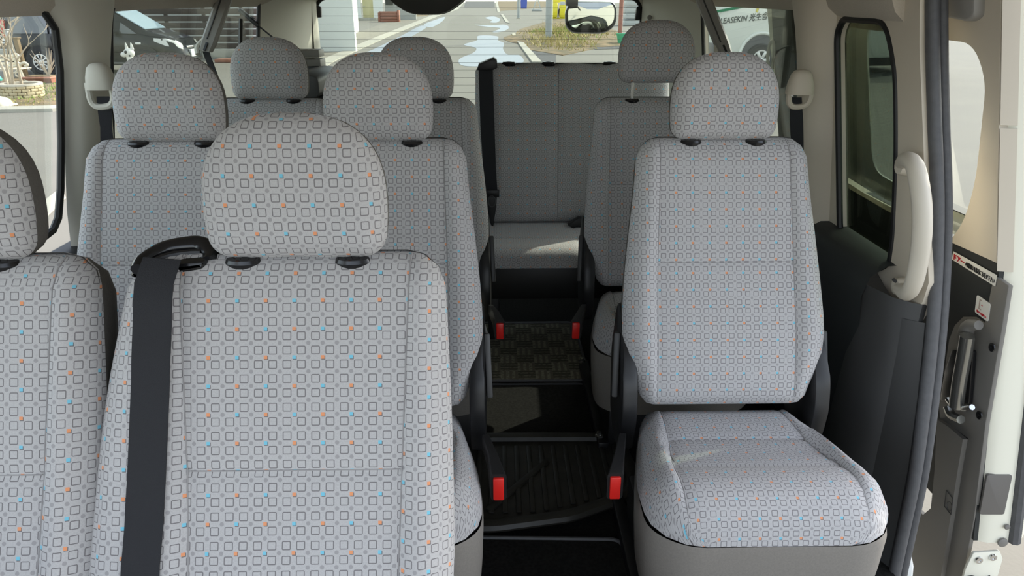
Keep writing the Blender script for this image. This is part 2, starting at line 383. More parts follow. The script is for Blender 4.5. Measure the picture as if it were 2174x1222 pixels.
wr = empty('wall_right', (1.05, 0, 0), kind='structure')
r2 = [on(*p, XR) for p in ((1790, 500), (1786, 70), (1800, 40), (1893, 45), (1914, 150), (1916, 320), (1908, 500), (1899, 560), (1874, 572), (1812, 525))]
R2 = roundpoly([(p.y, p.z) for p in r2], [.05, .03, .02, .05, .05, .08, .03, .02, .02, .05], 4)
R3 = roundpoly([(2.40, .80), (2.48, 1.44), (3.72, 1.45), (3.70, .80)], [.1, .12, .04, .06])
dpx = lambda x, y: (on(x, y, XR).y, on(x, y, XR).z)
od = [(p.y, p.z) for p in (on(1968, -60, XR), on(1966, 100, XR), on(1985, 600, XR), on(1962, 690, XR))]
wpart(wr, sheet('upper_panel', od[:-1]+[dpx(1972, 640), dpx(1945, 684), dpx(1893, 612), (1.98, .775), (YB, .775), (YB, 1.50), (od[0][0], 1.50)], [R2, R3], wall_fn(XR, 1), .03, 'beige', None))
secs = []
for y in (1.80, 2.0, 2.4, 3.0, YB):
    secs.append([(1.05, y, 0), (1.0, y, .05), (.98, y, .5), (.955, y, .70), (.97, y, .755), (1.01, y, .785), (1.06, y, .79)])
lo = MB().loft(secs); wpart(wr, lo.build('lower_panel', 'dark_trim'))
wpart(wr, pillar(1, 2.22, 2.42, .075, 'beige', XR))
# dark pillar cover beside the door opening
secs = [[(x+.04*max(0, z-.55)*k, y, z) for x, y, k in ((1.01, 2.02, 0), (.985, 1.90, 0), (.965, 1.80, 0), (.985, 1.71, .5), (1.01, 1.675, 1), (1.03, 1.66, 1), (1.045, 1.665, 1))] for z in (-.02, .2, .4, .6, .70, .735)]
wpart(wr, MB().loft(secs).build('pillar_cover', 'dgrey'))
secs = [[(1.03-.1*(z-.78), 3.70, z), (.995-.1*(z-.78), 3.9, z), (.97-.09*(z-.78), 4.3, z), (.90-.05*(z-.78), 4.48, z), (.835, 4.57, z), (.85, 4.62, z)] for z in (.775, 1.0, 1.2, 1.50)]
wpart(wr, MB().loft(secs).build('pillar_trim', 'beige_l'))
c2 = wpart(wr, MB().lathe([(.014, 0), (.014, .004), (.006, .006), (0, .006)], n=12).build('trim_clip', 'grey_pl'))
c2.location = at_y(1377, 37, 4.5) + Vector((-.0, -.03, 0)); c2.rotation_euler = (PI/2, 0, 0)

# headliner: coved along both sides
ce = empty('ceiling', (0, 0, 1.7), kind='structure')
prof = [(-1.165, 1.445), (-1.15, 1.417), (-1.122, 1.407), (-1.095, 1.43), (-1.06, 1.505), (-0.99, 1.625), (-0.85, 1.735), (-0.5, 1.79), (-0.07, 1.8), (0.36, 1.79), (0.71, 1.735), (0.84, 1.625), (0.9, 1.505), (0.938, 1.43), (0.965, 1.407), (1.0, 1.417), (1.015, 1.445)]
def lip(x, y, z):                              # the edge drops a little towards the front and rises over the door opening
    k = float(np.interp(y, [1.6, 2.15, 2.6], [.026, .024, 0]))*(1 if x > 0 else .45)*max(0, min(1, (1.62-z)/.2))
    return z-k+(.25 if x > .75 and y < 1.845 else 0)
secs = [[(x, y, lip(x, y, z)) for x, z in prof] + [(x, y, z+.03) for x, z in ((1.05, 1.50), (.9, 1.71), (.5, 1.84), (-.07, 1.86), (-.65, 1.84), (-1.05, 1.71), (-1.2, 1.50))] for y in (-.25, .5, 1.5, 1.84, 1.85, 2.1, 2.3, 2.5, 3.5, YB)]
wpart(ce, MB().loft(secs, closed=True).build('headliner', 'headliner'))
# tailgate
wb = empty('wall_rear', (0, YB, 0), kind='structure')
RH = roundpoly([(-1.075, .74), (.86, .74), (.835, 1.452), (-1.06, 1.452)], [.08, .08, .10, .10])
wpart(wb, sheet('tailgate_panel', [(-1.2, 0), (1.05, 0), (1.02, 1.80), (-1.16, 1.80)], [RH], lambda a, b, w: Vector((a, YB+w, b)), .05, 'beige_l', None))
w5 = empty('window_5', (0, YB, .75), kind='structure')
wpart(w5, MB().box((-1.08, YB+.012, .735), (.865, YB+.016, 1.46)).build('pane', 'rear'))
wpart(w5, MB().tube([(p[0], YB-.02, p[1]) for p in RH], .011, 8, closed=True).build('window_seal', 'seal'))
hl = MB().box((-.95, -.0007, -.0007), (.95, .0007, .0007))
h0 = wpart(w5, hl.build('defroster_line', 'dgrey'))
for k in range(15):
    h = h0 if k == 0 else h0.copy()
    if k: C.objects.link(h)
    h.location = (-.105, YB+.010, 1.392-.0437*k)
wpart(w5, MB().prism(roundpoly([(-1.055, 1.34), (-1.028, 1.34), (-1.024, 1.40), (-1.055, 1.41)], .006), lambda p, s: Vector((p[0], YB-.04+.03*s, p[1])), .002).build('hinge_bracket', 'black'))
wpart(w5, MB().prism(roundpoly([(.800, 1.325), (.828, 1.325), (.83, 1.40), (.806, 1.40)], .006), lambda p, s: Vector((p[0], YB-.04+.03*s, p[1])), .002).build('hinge_bracket', 'black'))
sl = empty('stop_lamp', (-.39, YB-.05, 1.385), label='dark olive stop lamp housing at the top middle of the rear window', cat='lamp')
hp = roundpoly([(-.26, .13), (-.235, .05), (-.12, -.028), (.085, -.028), (.20, .05), (.24, .13)], [.02, .04, .06, .06, .04, .02])
MB().prism(hp, lambda p, s: Vector((p[0], -.05+.085*s, p[1])), .012).build('lamp_housing', 'dgrey', sl)
MB().prism([(a*1.03, b*1.03-.002) for a, b in hp], lambda p, s: Vector((p[0], .038+.008*s, p[1])), .002).build('gasket', 'seal', sl)

# side glass
def side_window(n, hole, fx, sg, m, y_shift=.012):
    w = empty('window_%d' % n, (fx(.8), sum(p[0] for p in hole)/len(hole), .8), kind='structure')
    wpart(w, sheet('pane', [(p[0], p[1]) for p in hole], [], lambda a, b, t: Vector((fx(b)+sg*(y_shift+t), a, b)), .004, m, None))
    wpart(w, MB().tube([(fx(p[1])-sg*.012, p[0], p[1]) for p in hole], .0095, 8, closed=True).build('window_seal', 'seal'))
    return w
side_window(1, L1, XL, -1, 'clear'); w2 = side_window(2, L2, XL, -1, 'rear')
side_window(3, R2, XR, 1, 'tint'); side_window(4, R3, XR, 1, 'rear')

# rubber weatherstrip of the door opening: two lips
sealpts = [on(*p, lambda z: XR(z)+.01) for p in ((1980, -80), (1979, 0), (1980, 100), (1984, 250), (1990, 420), (1988, 560), (1980, 700), (1964, 850), (1944, 1000), (1922, 1110), (1898, 1222), (1886, 1280))]
def smooth_path(pts, n=6):
    out = []; N = len(pts)
    for i in range(N-1):
        p0, p1, p2, p3 = pts[max(i-1, 0)], pts[i], pts[i+1], pts[min(i+2, N-1)]
        for k in range(n):
            t = k/n; out.append(.5*((2*p1)+(p2-p0)*t+(2*p0-5*p1+4*p2-p3)*t*t+(3*p1-p0-3*p2+p3)*t**3))
    return out+[pts[-1]]
fz = []
for z in (-.06, .0, .1, .2, .3, .4, .5, .6, .69):
    k = sorted(sealpts, key=lambda p: p.z); sx_ = float(np.interp(z, [p.z for p in k], [p.x for p in k])); sy_ = float(np.interp(z, [p.z for p in k], [p.y for p in k]))
    fz.append([(1.0, 1.72, z), (1.01, max(1.675, sy_+.03), z), (sx_-.012, sy_+.014, z), (sx_+.03, sy_+.02, z), (sx_+.03, sy_+.06, z)])
wpart(wr, MB().loft(fz).build('pillar_flange', 'dgrey'))
ws = empty('trim_1', sealpts[5], kind='structure')
sp1 = smooth_path(sealpts)
wpart(ws, MB().tube(sp1, .0155, 10).build('inner_lip', 'rubber'))
wpart(ws, MB().tube([p+Vector((.03, .012, 0)) for p in sp1], .0125, 10).build('outer_lip', 'rubber'))

# ------------------------------------------------------------------ sliding door, pushed back along the outside
def XD(z): return 1.205 + (.85-z)*(.15 if z < .85 else .224)
DY = 1.655
d1 = empty('door_1', (1.2, DY, 0), kind='structure')
def dp(x, y): p = on(x, y, XD); return (p.y, p.z)
DE = 3.05
wh = roundpoly([dp(2108, 170), dp(2080, 92), (2.62, 1.36), (2.62, .86), dp(2020, 520), dp(2060, 470), dp(2085, 380)], [.05, .08, .08, .08, .02, .06, .05], 5)
dfn = lambda a, b, w: Vector((XD(b)+w, a, b))
wpart(d1, sheet('upper_trim', [(DY, .845), (DE, .845), (DE, 1.47), (DY, 1.47)], [wh], dfn, .03, 'beige', None))
wpart(d1, sheet('pane', wh, [], lambda a, b, w: Vector((XD(b)+.02+w, a, b)), .004, 'clear', None))
lowp = [dp(2150, 605), dp(2112, 582), dp(2022, 527), (2.2, .845), (DE, .845), (DE, .02), (DY, .02)]
pocket = roundpoly([dp(1940, 905), dp(1990, 900), dp(2000, 940), dp(1992, 1060), dp(1975, 1088), dp(1950, 1070)], .02)
wpart(d1, sheet('lower_trim', [(DY, .02), (DY, .846), (DE, .846), (DE, .02)], [], lambda a, b, w: Vector((XD(b)+.004+w, a, b)), .02, 'dark_trim', None))
# warm grey edge cover with the handle bezel
ec = [dp(*p) for p in ((2150, 606), (2118, 584), (2098, 685), (2078, 672), (2052, 672), (2034, 690), (2022, 720), (2010, 800), (2000, 860), (2003, 893), (2028, 905), (2062, 930), (2050, 1000), (2028, 1130), (2012, 1230), (2050, 1230), (2075, 1100), (2100, 900), (2135, 700))]
wpart(d1, MB().prism(ec, lambda p, s: Vector((XD(p[1])-.010+.012*s, p[0], p[1])), .002).build('edge_cover', 'door_grey'))
rc = roundpoly([dp(2040, 742), dp(2086, 742), dp(2076, 860), dp(2014, 850), dp(2024, 790)], .012)
wpart(d1, MB().prism(rc, lambda p, s: Vector((XD(p[1])-.026+.012*s, p[0], p[1])), .002).build('handle_recess', 'gloss'))
lp = [dp(*p) for p in ((1940, 880), (1990, 890), (2005, 925), (2000, 1000), (1990, 1080), (1975, 1094), (1950, 1075), (1930, 1075), (1920, 1230), (2012, 1230), (2030, 1128), (2052, 1000), (2063, 932), (2030, 905), (2003, 890))]
wpart(d1, sheet('pocket_trim', [dp(1930, 1230), dp(1938, 1075), dp(1952, 1072), dp(1975, 1092), dp(1992, 1078), dp(2000, 1000), dp(2004, 925), dp(1992, 893), dp(2003, 888), dp(2030, 905), dp(2062, 932), dp(2050, 1000), dp(2029, 1130), dp(2012, 1230)], [], lambda a, b, w: Vector((XD(b)-.016+w, a, b)), .014, 'door_grey', None))
# grip, its cap and chrome foot
gp = [on(*p, lambda z: XD(z)-.055) for p in ((2054, 712), (2046, 760), (2037, 810), (2030, 862))]
wpart(d1, MB().tube(smooth_path(gp), .018, 12, sx=1.0).build('door_grip', 'bronze'))
cp = [on(*p, lambda z: XD(z)-.035) for p in ((2078, 690), (2060, 690), (2050, 705), (2048, 730))]
wpart(d1, MB().tube(smooth_path(cp), [.012+.006*min(1, i/8) for i in range(19)], 10).build('grip_cap', 'door_grey'))
fp = [on(*p, lambda z: XD(z)-.045) for p in ((2012, 846), (2022, 858), (2042, 866), (2064, 864))]
wpart(d1, MB().tube(smooth_path(fp), .0075, 8).build('lock_lever', 'chrome'))
fp = [on(*p, lambda z: XD(z)-.032) for p in ((2012, 862), (2020, 880), (2040, 890))]
wpart(d1, MB().tube(smooth_path(fp), .012, 8).build('lever_base', 'bronze'))
for q in ((2107, 737), (2080, 881)):
    s_ = wpart(d1, MB().lathe([(.011, 0), (.011, .003), (.007, .003), (.0065, .001), (.004, .001), (.004, .004), (0, .004)], n=14).build('screw', 'gloss'))
    s_.location = on(*q, lambda z: XD(z)-.024); s_.rotation_euler = (0, -PI/2, 0)
tp = [on(*p, lambda z: XD(z)-.03) for p in ((2012, -60), (2012, 36), (2060, 46), (2076, 34), (2078, -60))]
wpart(d1, MB().prism(roundpoly([(p.y, p.z) for p in tp], .012, 4), lambda p, s: Vector((XD(p[1])-.04+.03*s, p[0], p[1])), .006).build('top_trim', 'grey_pl'))
# warning stickers
so = on(2021, 548, lambda z: XD(z)-.008); sx_ = on(2112, 600, lambda z: XD(z)-.008); 
a0, a1, a2, a3 = [on(*p, lambda z: XD(z)-.0115) for p in ((2024, 533), (2117, 584), (2113, 608), (2020, 550))]
st = wpart(d1, MB().face((a0, a1, a2, a3)).build('warning_sticker', 'sticker', None, 0)); st['label'] = 'white strip sticker with red and black Japanese writing'
ux = (a2-a3); uy = (a0-a3); mx = frame_mx(a3 + ux*.03 + uy*.22 + Vector((-.001, 0, 0)), ux, uy)
wpart(d1, text('lettering', 'ドアー', uy.length*.72, mx, 'ink_red', None, bold=.0004, width=ux.length*.27))
mx = frame_mx(a3 + ux*.33 + uy*.24 + Vector((-.001, 0, 0)), ux, uy)
wpart(d1, text('lettering', 'の開閉は乗務員にお任せ下さい', uy.length*.62, mx, 'ink_black', None, bold=-.00022, width=ux.length*.64))
b0, b1, b2, b3 = [on(*p, lambda z: XD(z)-.0115) for p in ((2074, 625), (2104, 642), (2097, 683), (2069, 662))]
wpart(d1, MB().prism(roundpoly([(0, 0), (1, 0), (1, 1), (0, 1)], .12), lambda p, s: b3+(b2-b3)*p[0]+(b0-b3)*p[1]+Vector((.002*s, 0, 0))).build('small_sticker', 'sticker'))
ux, uy = b2-b3, b0-b3
def dl(name, u0, v0, u1, v1, m):
    f = [b3+ux*u+uy*v+Vector((-.001, 0, 0)) for u, v in ((u0, v0), (u1, v0), (u1, v1), (u0, v1))]
    return wpart(d1, MB().face(f).build(name, m, None, 0))
for r_ in ((.25, .35, .32, .9), (.32, .84, .45, .9), (.32, .35, .45, .41)): dl('sticker_diagram', *r_, 'dust')
dl('sticker_arrow', .42, .6, .52, .66, 'ink_red')
mx = frame_mx(b3+ux*.14+uy*.12+Vector((-.001, 0, 0)), ux, uy); wpart(d1, text('lettering', '引いて開ける', uy.length*.14, mx, 'ink_red', None, width=ux.length*.72))
# embossed child lock mark
e0 = [on(*p, lambda z: XD(z)-.0245) for p in ((2009, 1040), (2023, 1058), (2019, 1092), (2005, 1074))]
for i in range(4): wpart(d1, MB().bar(e0[i], e0[(i+1) % 4], .0016, .0016).build('embossed_mark', 'dgrey'))
cc = (e0[2]*.65+e0[0]*.35); wpart(d1, MB().tube([cc+Vector((0, math.cos(t)*.012, math.sin(t)*.014)) for t in [i*PI/8 for i in range(16)]], .0012, 5, closed=True).build('embossed_mark', 'dgrey'))
# white painted front edge of the door with latch fittings
zs = [.02, .2, .4, .6, .85, 1.1, 1.47]
secs = [[(XD(z)+.008, DY+.03, z), (XD(z)+.002, DY+.004, z), (XD(z)+.010, DY-.004, z), (XD(z)+.03, DY-.010, z), (XD(z)+.07, DY-.010, z), (XD(z)+.088, DY-.006, z), (XD(z)+.092, DY+.012, z)] for z in zs]
wpart(d1, MB().loft(secs).build('front_edge', 'white_paint'))
secs = [[(XD(z)+.09, DY+.012, z), (XD(z)+.105, DY+.006, z), (XD(z)+.135, DY+.006, z), (XD(z)+.15, DY+.02, z)] for z in zs]
wpart(d1, MB().loft(secs).build('edge_fold', 'white_paint'))
wpart(d1, sheet('outer_skin_upper', [(DY+.02, .85), (DE, .85), (DE, 1.47), (DY+.02, 1.47)], [wh], lambda a, b, w: Vector((XD(b)+.147+w, a, b)), .006, 'white_paint', None))
wpart(d1, sheet('outer_skin_lower', [(DY+.02, .02), (DE, .02), (DE, .85), (DY+.02, .85)], [], lambda a, b, w: Vector((XD(b)+.147+w, a, b)), .006, 'white_paint', None))
wpart(d1, MB().tube([(XD(z)+.105+.0*i, DY-.006, z) for i, z in enumerate([.02+i*.05 for i in range(28)])], .016, 8).build('edge_weatherstrip', 'rubber'))
wpart(d1, MB().loft([[(XD(z)-.014, DY-.004, z), (XD(z)+.006, DY-.009, z), (XD(z)+.02, DY-.012, z), (XD(z)+.03, DY+.01, z)] for z in (.825, 1.165)]).build('edge_trim', 'beige'))
wpart(d1, MB().loft([[(XD(z)-.014, DY-.004, z), (XD(z)+.006, DY-.009, z), (XD(z)+.02, DY-.012, z), (XD(z)+.03, DY+.01, z)] for z in (1.172, 1.47)]).build('edge_trim', 'beige'))
def ep(x, y): return at_y(x, y, DY-.014)
q = [ep(*p) for p in ((2096, 1008), (2150, 1008), (2132, 1092), (2080, 1092))]
wpart(d1, MB().prism(roundpoly([(p.x, p.z) for p in q], .008), lambda p, s: Vector((p[0], DY-.014+.008*s, p[1])), .001).build('edge_pad', 'reflector'))
lq = [ep(*p) for p in ((2066, 1172), (2122, 1168), (2128, 1184), (2112, 1240), (2040, 1240), (2050, 1205))]
wpart(d1, MB().prism(roundpoly([(p.x, p.z) for p in lq], .006), lambda p, s: Vector((p[0], DY-.016+.008*s, p[1])), .001).build('latch_plate', 'white_paint'))
for p in ((2076, 1186), (2106, 1180)):
    s_ = wpart(d1, MB().lathe([(.011, 0), (.010, .004), (.005, .004), (.004, .002), (0, .002)], n=12).build('screw', 'chrome')); s_.location = ep(*p)+Vector((0, -.004, 0)); s_.rotation_euler = (PI/2, 0, 0)
lp_ = [ep(*p) for p in ((2044, 1222), (2062, 1219), (2085, 1226), (2100, 1219), (2110, 1230), (2100, 1250), (2045, 1250))]
wpart(d1, MB().prism([(p.x, p.z) for p in lp_], lambda p, s: Vector((p[0], DY-.022+.008*s, p[1])), .001).build('latch_mouth', 'gloss'))
for p, r_ in (((2137, 1117), .008), ((2128, 1150), .014)):
    s_ = wpart(d1, MB().lathe([(r_, 0), (r_, .004), (r_*.7, .006), (0, .006)], n=12).build('plug', 'door_grey')); s_.location = ep(*p)+Vector((0, 0, 0)); s_.rotation_euler = (PI/2, 0, 0)
# the door's far end seen through the rear side window: dark lining, white shut edge and its striker
wpart(d1, sheet('rear_lining', [(2.70, .3), (DE-.05, .3), (DE-.05, 1.42), (2.80, 1.42)], [], lambda a, b, w: Vector((XD(b)-.03+w, a, b)), .015, 'dark_trim', None))
wpart(d1, MB().loft([[(XD(z)-.04, DE-.05, z), (XD(z)-.045, DE-.02, z), (XD(z)-.03, DE+.02, z), (XD(z)+.05, DE+.03, z), (XD(z)+.15, DE, z)] for z in zs]).build('rear_edge', 'white_paint'))
hk = on(1640, 112, lambda z: XD(z)-.05)
wpart(d1, MB().tube(smooth_path([hk+Vector(v) for v in ((0, -.02, -.06), (-.005, -.02, .03), (-.012, .0, .04), (-.012, .015, -.01), (-.005, .015, -.05))]), .006, 8).build('rear_latch', 'white'))
# sill below the opening
wpart(d1, MB().tube([at_y(1922, 1165, 1.62), at_y(1929, 1200, 1.60), at_y(1924, 1250, 1.58)], .012, 8).build('sill_guide', 'white'))

# ------------------------------------------------------------------ fittings on the walls
gh = empty('grab_handle', on(1945, 480, lambda z: XR(z)-.03), label='cream curved grab handle on the beige pillar beside the door opening', cat='handle')
gpts = [on(x, y, lambda z, o=o: XR(z)-o) for x, y, o in ((1916, 345, .03), (1926, 338, .06), (1942, 352, .075), (1953, 400, .08), (1958, 460, .08), (1954, 530, .08), (1940, 600, .075), (1925, 622, .06), (1911, 612, .03))]
pth = smooth_path(gpts)
wpart(gh, MB().tube(pth, [.017+.004*math.sin(PI*i/(len(pth)-1)) for i in range(len(pth))], 12).build('grip', 'handle'))
for x, y in ((1918, 352), (1910, 608)):
    p = on(x, y, lambda z: XR(z)-.03); wpart(gh, MB().tube([p+Vector((.03, 0, 0)), p, p+Vector((-.012, 0, 0))], [.026, .024, .02], 12).build('mount', 'handle'))
    wpart(gh, MB().tube([p+Vector((-.012, 0, .014)), p+Vector((-.02, 0, .02))], .005, 6).build('screw_cover', 'dgrey'))

def pillar_belt(name, cover, guide, belt, m, label):
    """upper belt anchor: hood, loop and black webbing hanging to the floor"""
    o = empty(name, cover[0], label=label, cat='seat belt', group='belts hung on the pillars')
    c, s = cover
    ring = lambda z, w, d, dx=0: [(c.x+dx+w*math.cos(t)*abs(math.cos(t))**-.3 if abs(math.cos(t)) > .01 else c.x+dx, c.y+d*math.sin(t), c.z+z) for t in [2*PI*i/20 for i in range(20)]]
    secs = [ring(-.028*s, .034*s, .024*s), ring(-.02*s, .034*s, .026*s), ring(.0, .031*s, .025*s), ring(.02*s, .025*s, .021*s), ring(.028*s, .018*s, .015*s), ring(.031*s, .008*s, .007*s)]
    wpart(o, MB().loft(secs, closed=True).build('anchor_hood', m))
    g, w = guide
    lo_ = smooth_path([g+Vector((-w, 0, .035)), g+Vector((-w, 0, -.01)), g+Vector((-w*.5, 0, -.026)), g+Vector((w*.6, 0, -.022)), g+Vector((w, 0, 0)), g+Vector((w*.95, 0, .035))])
    wpart(o, MB().tube(lo_, .0085, 8).build('belt_loop', m))
    wpart(o, MB().bar(g+Vector((-w, .0, .03)), g+Vector((w, .0, .03)), .02, .024, .004).build('loop_plate', m))
    mb = MB(); n = len(belt); 
    secs = [[(p.x-hw, p.y, p.z), (p.x+hw, p.y+.004, p.z), (p.x+hw, p.y+.006, p.z), (p.x-hw, p.y+.002, p.z)] for p, hw in belt]
    wpart(o, MB().loft(secs, closed=True).build('webbing', 'web'))
    return o
YPL, YPR = 2.0, 2.16
pl = lambda x, y: at_y(x, y, YPL)
pillar_belt('seat_belt', (pl(212, 163), 1.12), (pl(216, 205), .030), [(pl(221, 205), .020), (pl(222, 240), .017), (pl(224, 270), .014), (pl(226, 300), .016), (pl(230, 400), .02)], 'beige_l', 'black seat belt under a grey hood on the pillar left of the window seat')
pr = lambda x, y: at_y(x, y, YPR)
pillar_belt('seat_belt', (pr(1700, 175), 1.15), (pr(1698, 207), .030), [(pr(1690, 207), .018), (pr(1692, 260), .020), (pr(1694, 330), .019), (pr(1702, 400), .015), (pr(1712, 480), .013), (pr(1720, 560), .013)], 'beige', 'black seat belt under a beige hood on the pillar right of the single seat')
tg = empty('belt_tag', pr(1680, 195), label='small white tag hanging beside the right pillar belt anchor', cat='tag')
wpart(tg, MB().prism([(q.x, q.z) for q in (pr(1672, 184), pr(1678, 178), pr(1682, 205), pr(1677, 203))], lambda p, s: Vector((p[0], YPR-.01+.003*s, p[1]))).build('paper', 'sticker'))

def belt_arm(top, bot, w, label):
    o = empty('belt_hanger', top, label=label, cat='belt hanger', group='belt hangers under the roof')
    top, bot = Vector(top), Vector(bot); d = (bot-top).normalized(); x = Vector((0, 1, 0)).cross(d).normalized()
    def sec(p, a, b): return [p + x*a*cx + Vector((0, 1, 0))*b*cy for cx, cy in ((-1, -.4), (-.7, -1), (.7, -1), (1, -.4), (1, .6), (.7, 1), (-.7, 1), (-1, .6))]
    L = (bot-top).length
    wpart(o, MB().loft([sec(top, w*.62, .016), sec(top+d*L*.5, w*.62, .016), sec(top+d*L*.86, w*.6, .018), sec(bot, w*.5, .016)], closed=True).build('arm', 'grey_pl'))
    wpart(o, MB().bar(top+x*w*.12+Vector((0, -.017, 0)), top+d*L*.8+x*w*.12+Vector((0, -.019, 0)), .004, .004).build('groove', 'dgrey'))
    e = bot-d*L*.03; sd = -1 if bot.x < 0 else 1
    wpart(o, MB().tube(smooth_path([e-d*.05+x*w*.3, e+x*w*.75*1, e+d*.03+x*w*.5]), .010, 8).build('belt_loop', 'beige_l'))
    wpart(o, MB().bar(e-d*.03+Vector((0, -.019, 0)), e+d*.005+Vector((0, -.019, 0)), .010, .004).build('slot', 'seal'))
    wpart(o, MB().bar(e+d*.01, e+d*.01+Vector((.02, .05, -.16)), .03, .003).build('webbing', 'web'))
    return o
belt_arm(at_y(480, -14, 3.15), at_y(437, 108, 3.0), .046, 'grey belt arm slanting down from the roof before the left side window')
belt_arm(at_y(1487, -18, 3.1), at_y(1541, 114, 3.0), .046, 'grey belt arm slanting down from the roof before the right side window')
bk = empty('belt_buckle', at_y(530, 50, 3.7), label='black belt stalk hanging slanted on the left rear pillar', cat='seat belt')
P = lambda x, y: at_y(x, y, 3.70)
wpart(bk, MB().bar(P(508, 20), P(550, 56), .032, .018, .006).build('stalk', 'black')); wpart(bk, MB().bar(P(545, 52), P(580, 80), .016, .004).build('webbing', 'web'))
wpart(bk, MB().bar(P(530, 36), P(538, 43), .012, .021, .001).build('slot', 'dgrey'))
# seam strip along the left rear window edge
wpart(w2, MB().bar(on(511, 40, lambda z: XL(z)+.012), on(509, 170, lambda z: XL(z)+.012), .012, .012).build('glass_edge', 'seal'))

# ------------------------------------------------------------------ seats
PITCHF = .0209
def smoothstep(a, b, x): t = np.clip((x-a)/(b-a), 0, 1); return t*t*(3-2*t)
def zone(a, b, n, dense0=True, dense1=True):
    """n+1 samples from a to b, closer at dense ends"""
    t = np.linspace(0, 1, n+1)
    if dense0 and dense1: t = .5-.5*np.cos(PI*t)
    elif dense0: t = 1-np.cos(PI/2*t)
    elif dense1: t = np.sin(PI/2*t)
    return a+(b-a)*t
def pillow(name, hl, hr, L, T, Rr, fn, m, parent, xs=None, ts=(), bolster=0, bl0=.6, crown=0, nc=14, nb=9, nr=12, seam=.005, uvoff=0, flip=False, dome=None):
    """a stuffed shell over the outline -hl(v)..hr(v), v = 0..1 along L; xs = seam half widths (fn of v), ts = cross seams"""
    vs_ = [0]+sorted(ts)+[1]; V = []; zr = []
    for i in range(len(vs_)-1):
        z = zone(vs_[i], vs_[i+1], max(6, int(nr*(vs_[i+1]-vs_[i])*2))); zr += [i]*(len(z)-1); V += list(z[:-1] if i < len(vs_)-2 else z)
    V = np.array(V); lw = np.array([hl(v) for v in V]); rw = np.array([hr(v) for v in V])
    cols = []; zc = []
    if xs:
        xl, xr = xs
        for k in range(nb): cols.append(('L', .5-.5*math.cos(PI*k/nb))); zc.append(0)
        for k in range(nc): cols.append(('M', .5-.5*math.cos(PI*k/nc))); zc.append(1)
        for k in range(nb+1): cols.append(('R', .5-.5*math.cos(PI*k/nb))); zc.append(2)
    else:
        for k in range(2*nc+1): cols.append(('A', .5-.5*math.cos(PI*k/(2*nc)))); zc.append(0)
    X = np.zeros((len(V), len(cols)))
    for j, (z, t) in enumerate(cols):
        if z == 'A': X[:, j] = -lw + (lw+rw)*t
        else:
            a = np.array([-xl(v) for v in V]); b = np.array([xr(v) for v in V]); a = np.maximum(a, -lw*.92); b = np.minimum(b, rw*.92)
            X[:, j] = {'L': -lw+(a+lw)*t, 'M': a+(b-a)*t, 'R': b+(rw-b)*t}[z]
    Tt = (V*L)[:, None]*np.ones_like(X)
    vv = np.linspace(0, 1, 240); vv = np.concatenate([vv, 1-np.geomspace(1e-5, .02, 30), np.geomspace(1e-5, .02, 30)]); vv.sort()
    ol = [(-hl(v), v*L) for v in vv]+[(hr(v), v*L) for v in vv[::-1]]
    for v in (0, 1):
        k = 30; ol += [(-hl(v)+(hl(v)+hr(v))*i/k, v*L) for i in range(k+1)]
    ol = np.array(ol); P_ = np.stack([X.ravel(), Tt.ravel()], 1)
    e = np.sqrt(((P_[:, None, :]-ol[None])**2).sum(2)).min(1).reshape(X.shape)
    edge = np.zeros_like(X, bool); edge[0] = edge[-1] = True; edge[:, 0] = edge[:, -1] = True; e[edge] = 0
    q = np.clip(e/Rr, 0, 1); H = T*np.sqrt(1-(1-q)**2)
    if crown: H += crown*np.clip(e/(Rr*3), 0, 1)
    if dome: H += dome(X, Tt/L)
    if bolster and xs:
        a = np.array([xl(v) for v in V])[:, None]; b = np.array([xr(v) for v in V])[:, None]
        sx = np.where(X < 0, -X-a, X-b); H += bolster*smoothstep(-.01, .035, sx)*np.clip(q*1.0, 0, 1)
    H0 = H.copy()
    if xs:
        a = np.array([xl(v) for v in V])[:, None]; b = np.array([xr(v) for v in V])[:, None]
        for s_ in (X+a, X-b): H -= seam*np.exp(-(s_/.006)**2)*q
        for t_ in ts:
            H -= seam*np.exp(-((Tt-t_*L)/.006)**2)*(X > -a-.001)*(X < b+.001)*q
    nv, ncol = X.shape
    co = [fn(X[i, j], Tt[i, j], H[i, j]) for i in range(nv) for j in range(ncol)]
    U = np.cumsum(np.concatenate([np.zeros((nv, 1)), np.sqrt(np.diff(X, axis=1)**2+np.diff(H0, axis=1)**2)], 1), 1)
    mid = ncol//2; U -= U[:, mid:mid+1] - X[:, mid:mid+1]
    W = np.cumsum(np.concatenate([np.zeros((1, ncol)), np.sqrt(np.diff(Tt, axis=0)**2+np.diff(H0, axis=0)**2)], 0), 0)
    midr = nv//2; W -= W[midr:midr+1, :] - Tt[midr:midr+1, :]
    faces = []; uvs = []
    for i in range(nv-1):
        for j in range(ncol-1):
            idx = [(i, j), (i, j+1), (i+1, j+1), (i+1, j)]
            if flip: idx = idx[::-1]
            faces.append([a*ncol+b for a, b in idx])
            zx, zy = zc[min(j, len(zc)-1)] if xs else 0, zr[min(i, len(zr)-1)]
            du = (zx-1)*.37+uvoff if xs else uvoff; dv = zy*.41+(.73 if xs and zx != 1 else 0)*1
            if xs and zx != 1: dv = .62*zx
            uvs += [(U[a, b]/PITCHF+du, W[a, b]/PITCHF+dv) for a, b in idx]
    me = bpy.data.meshes.new(name); me.from_pydata([tuple(c) for c in co], [], faces)
    uvl = me.uv_layers.new(name='UVMap'); uvl.data.foreach_set('uv', np.array(uvs).ravel())
    return link(name, me, m, parent, 180), (V, X, Tt, H, fn)

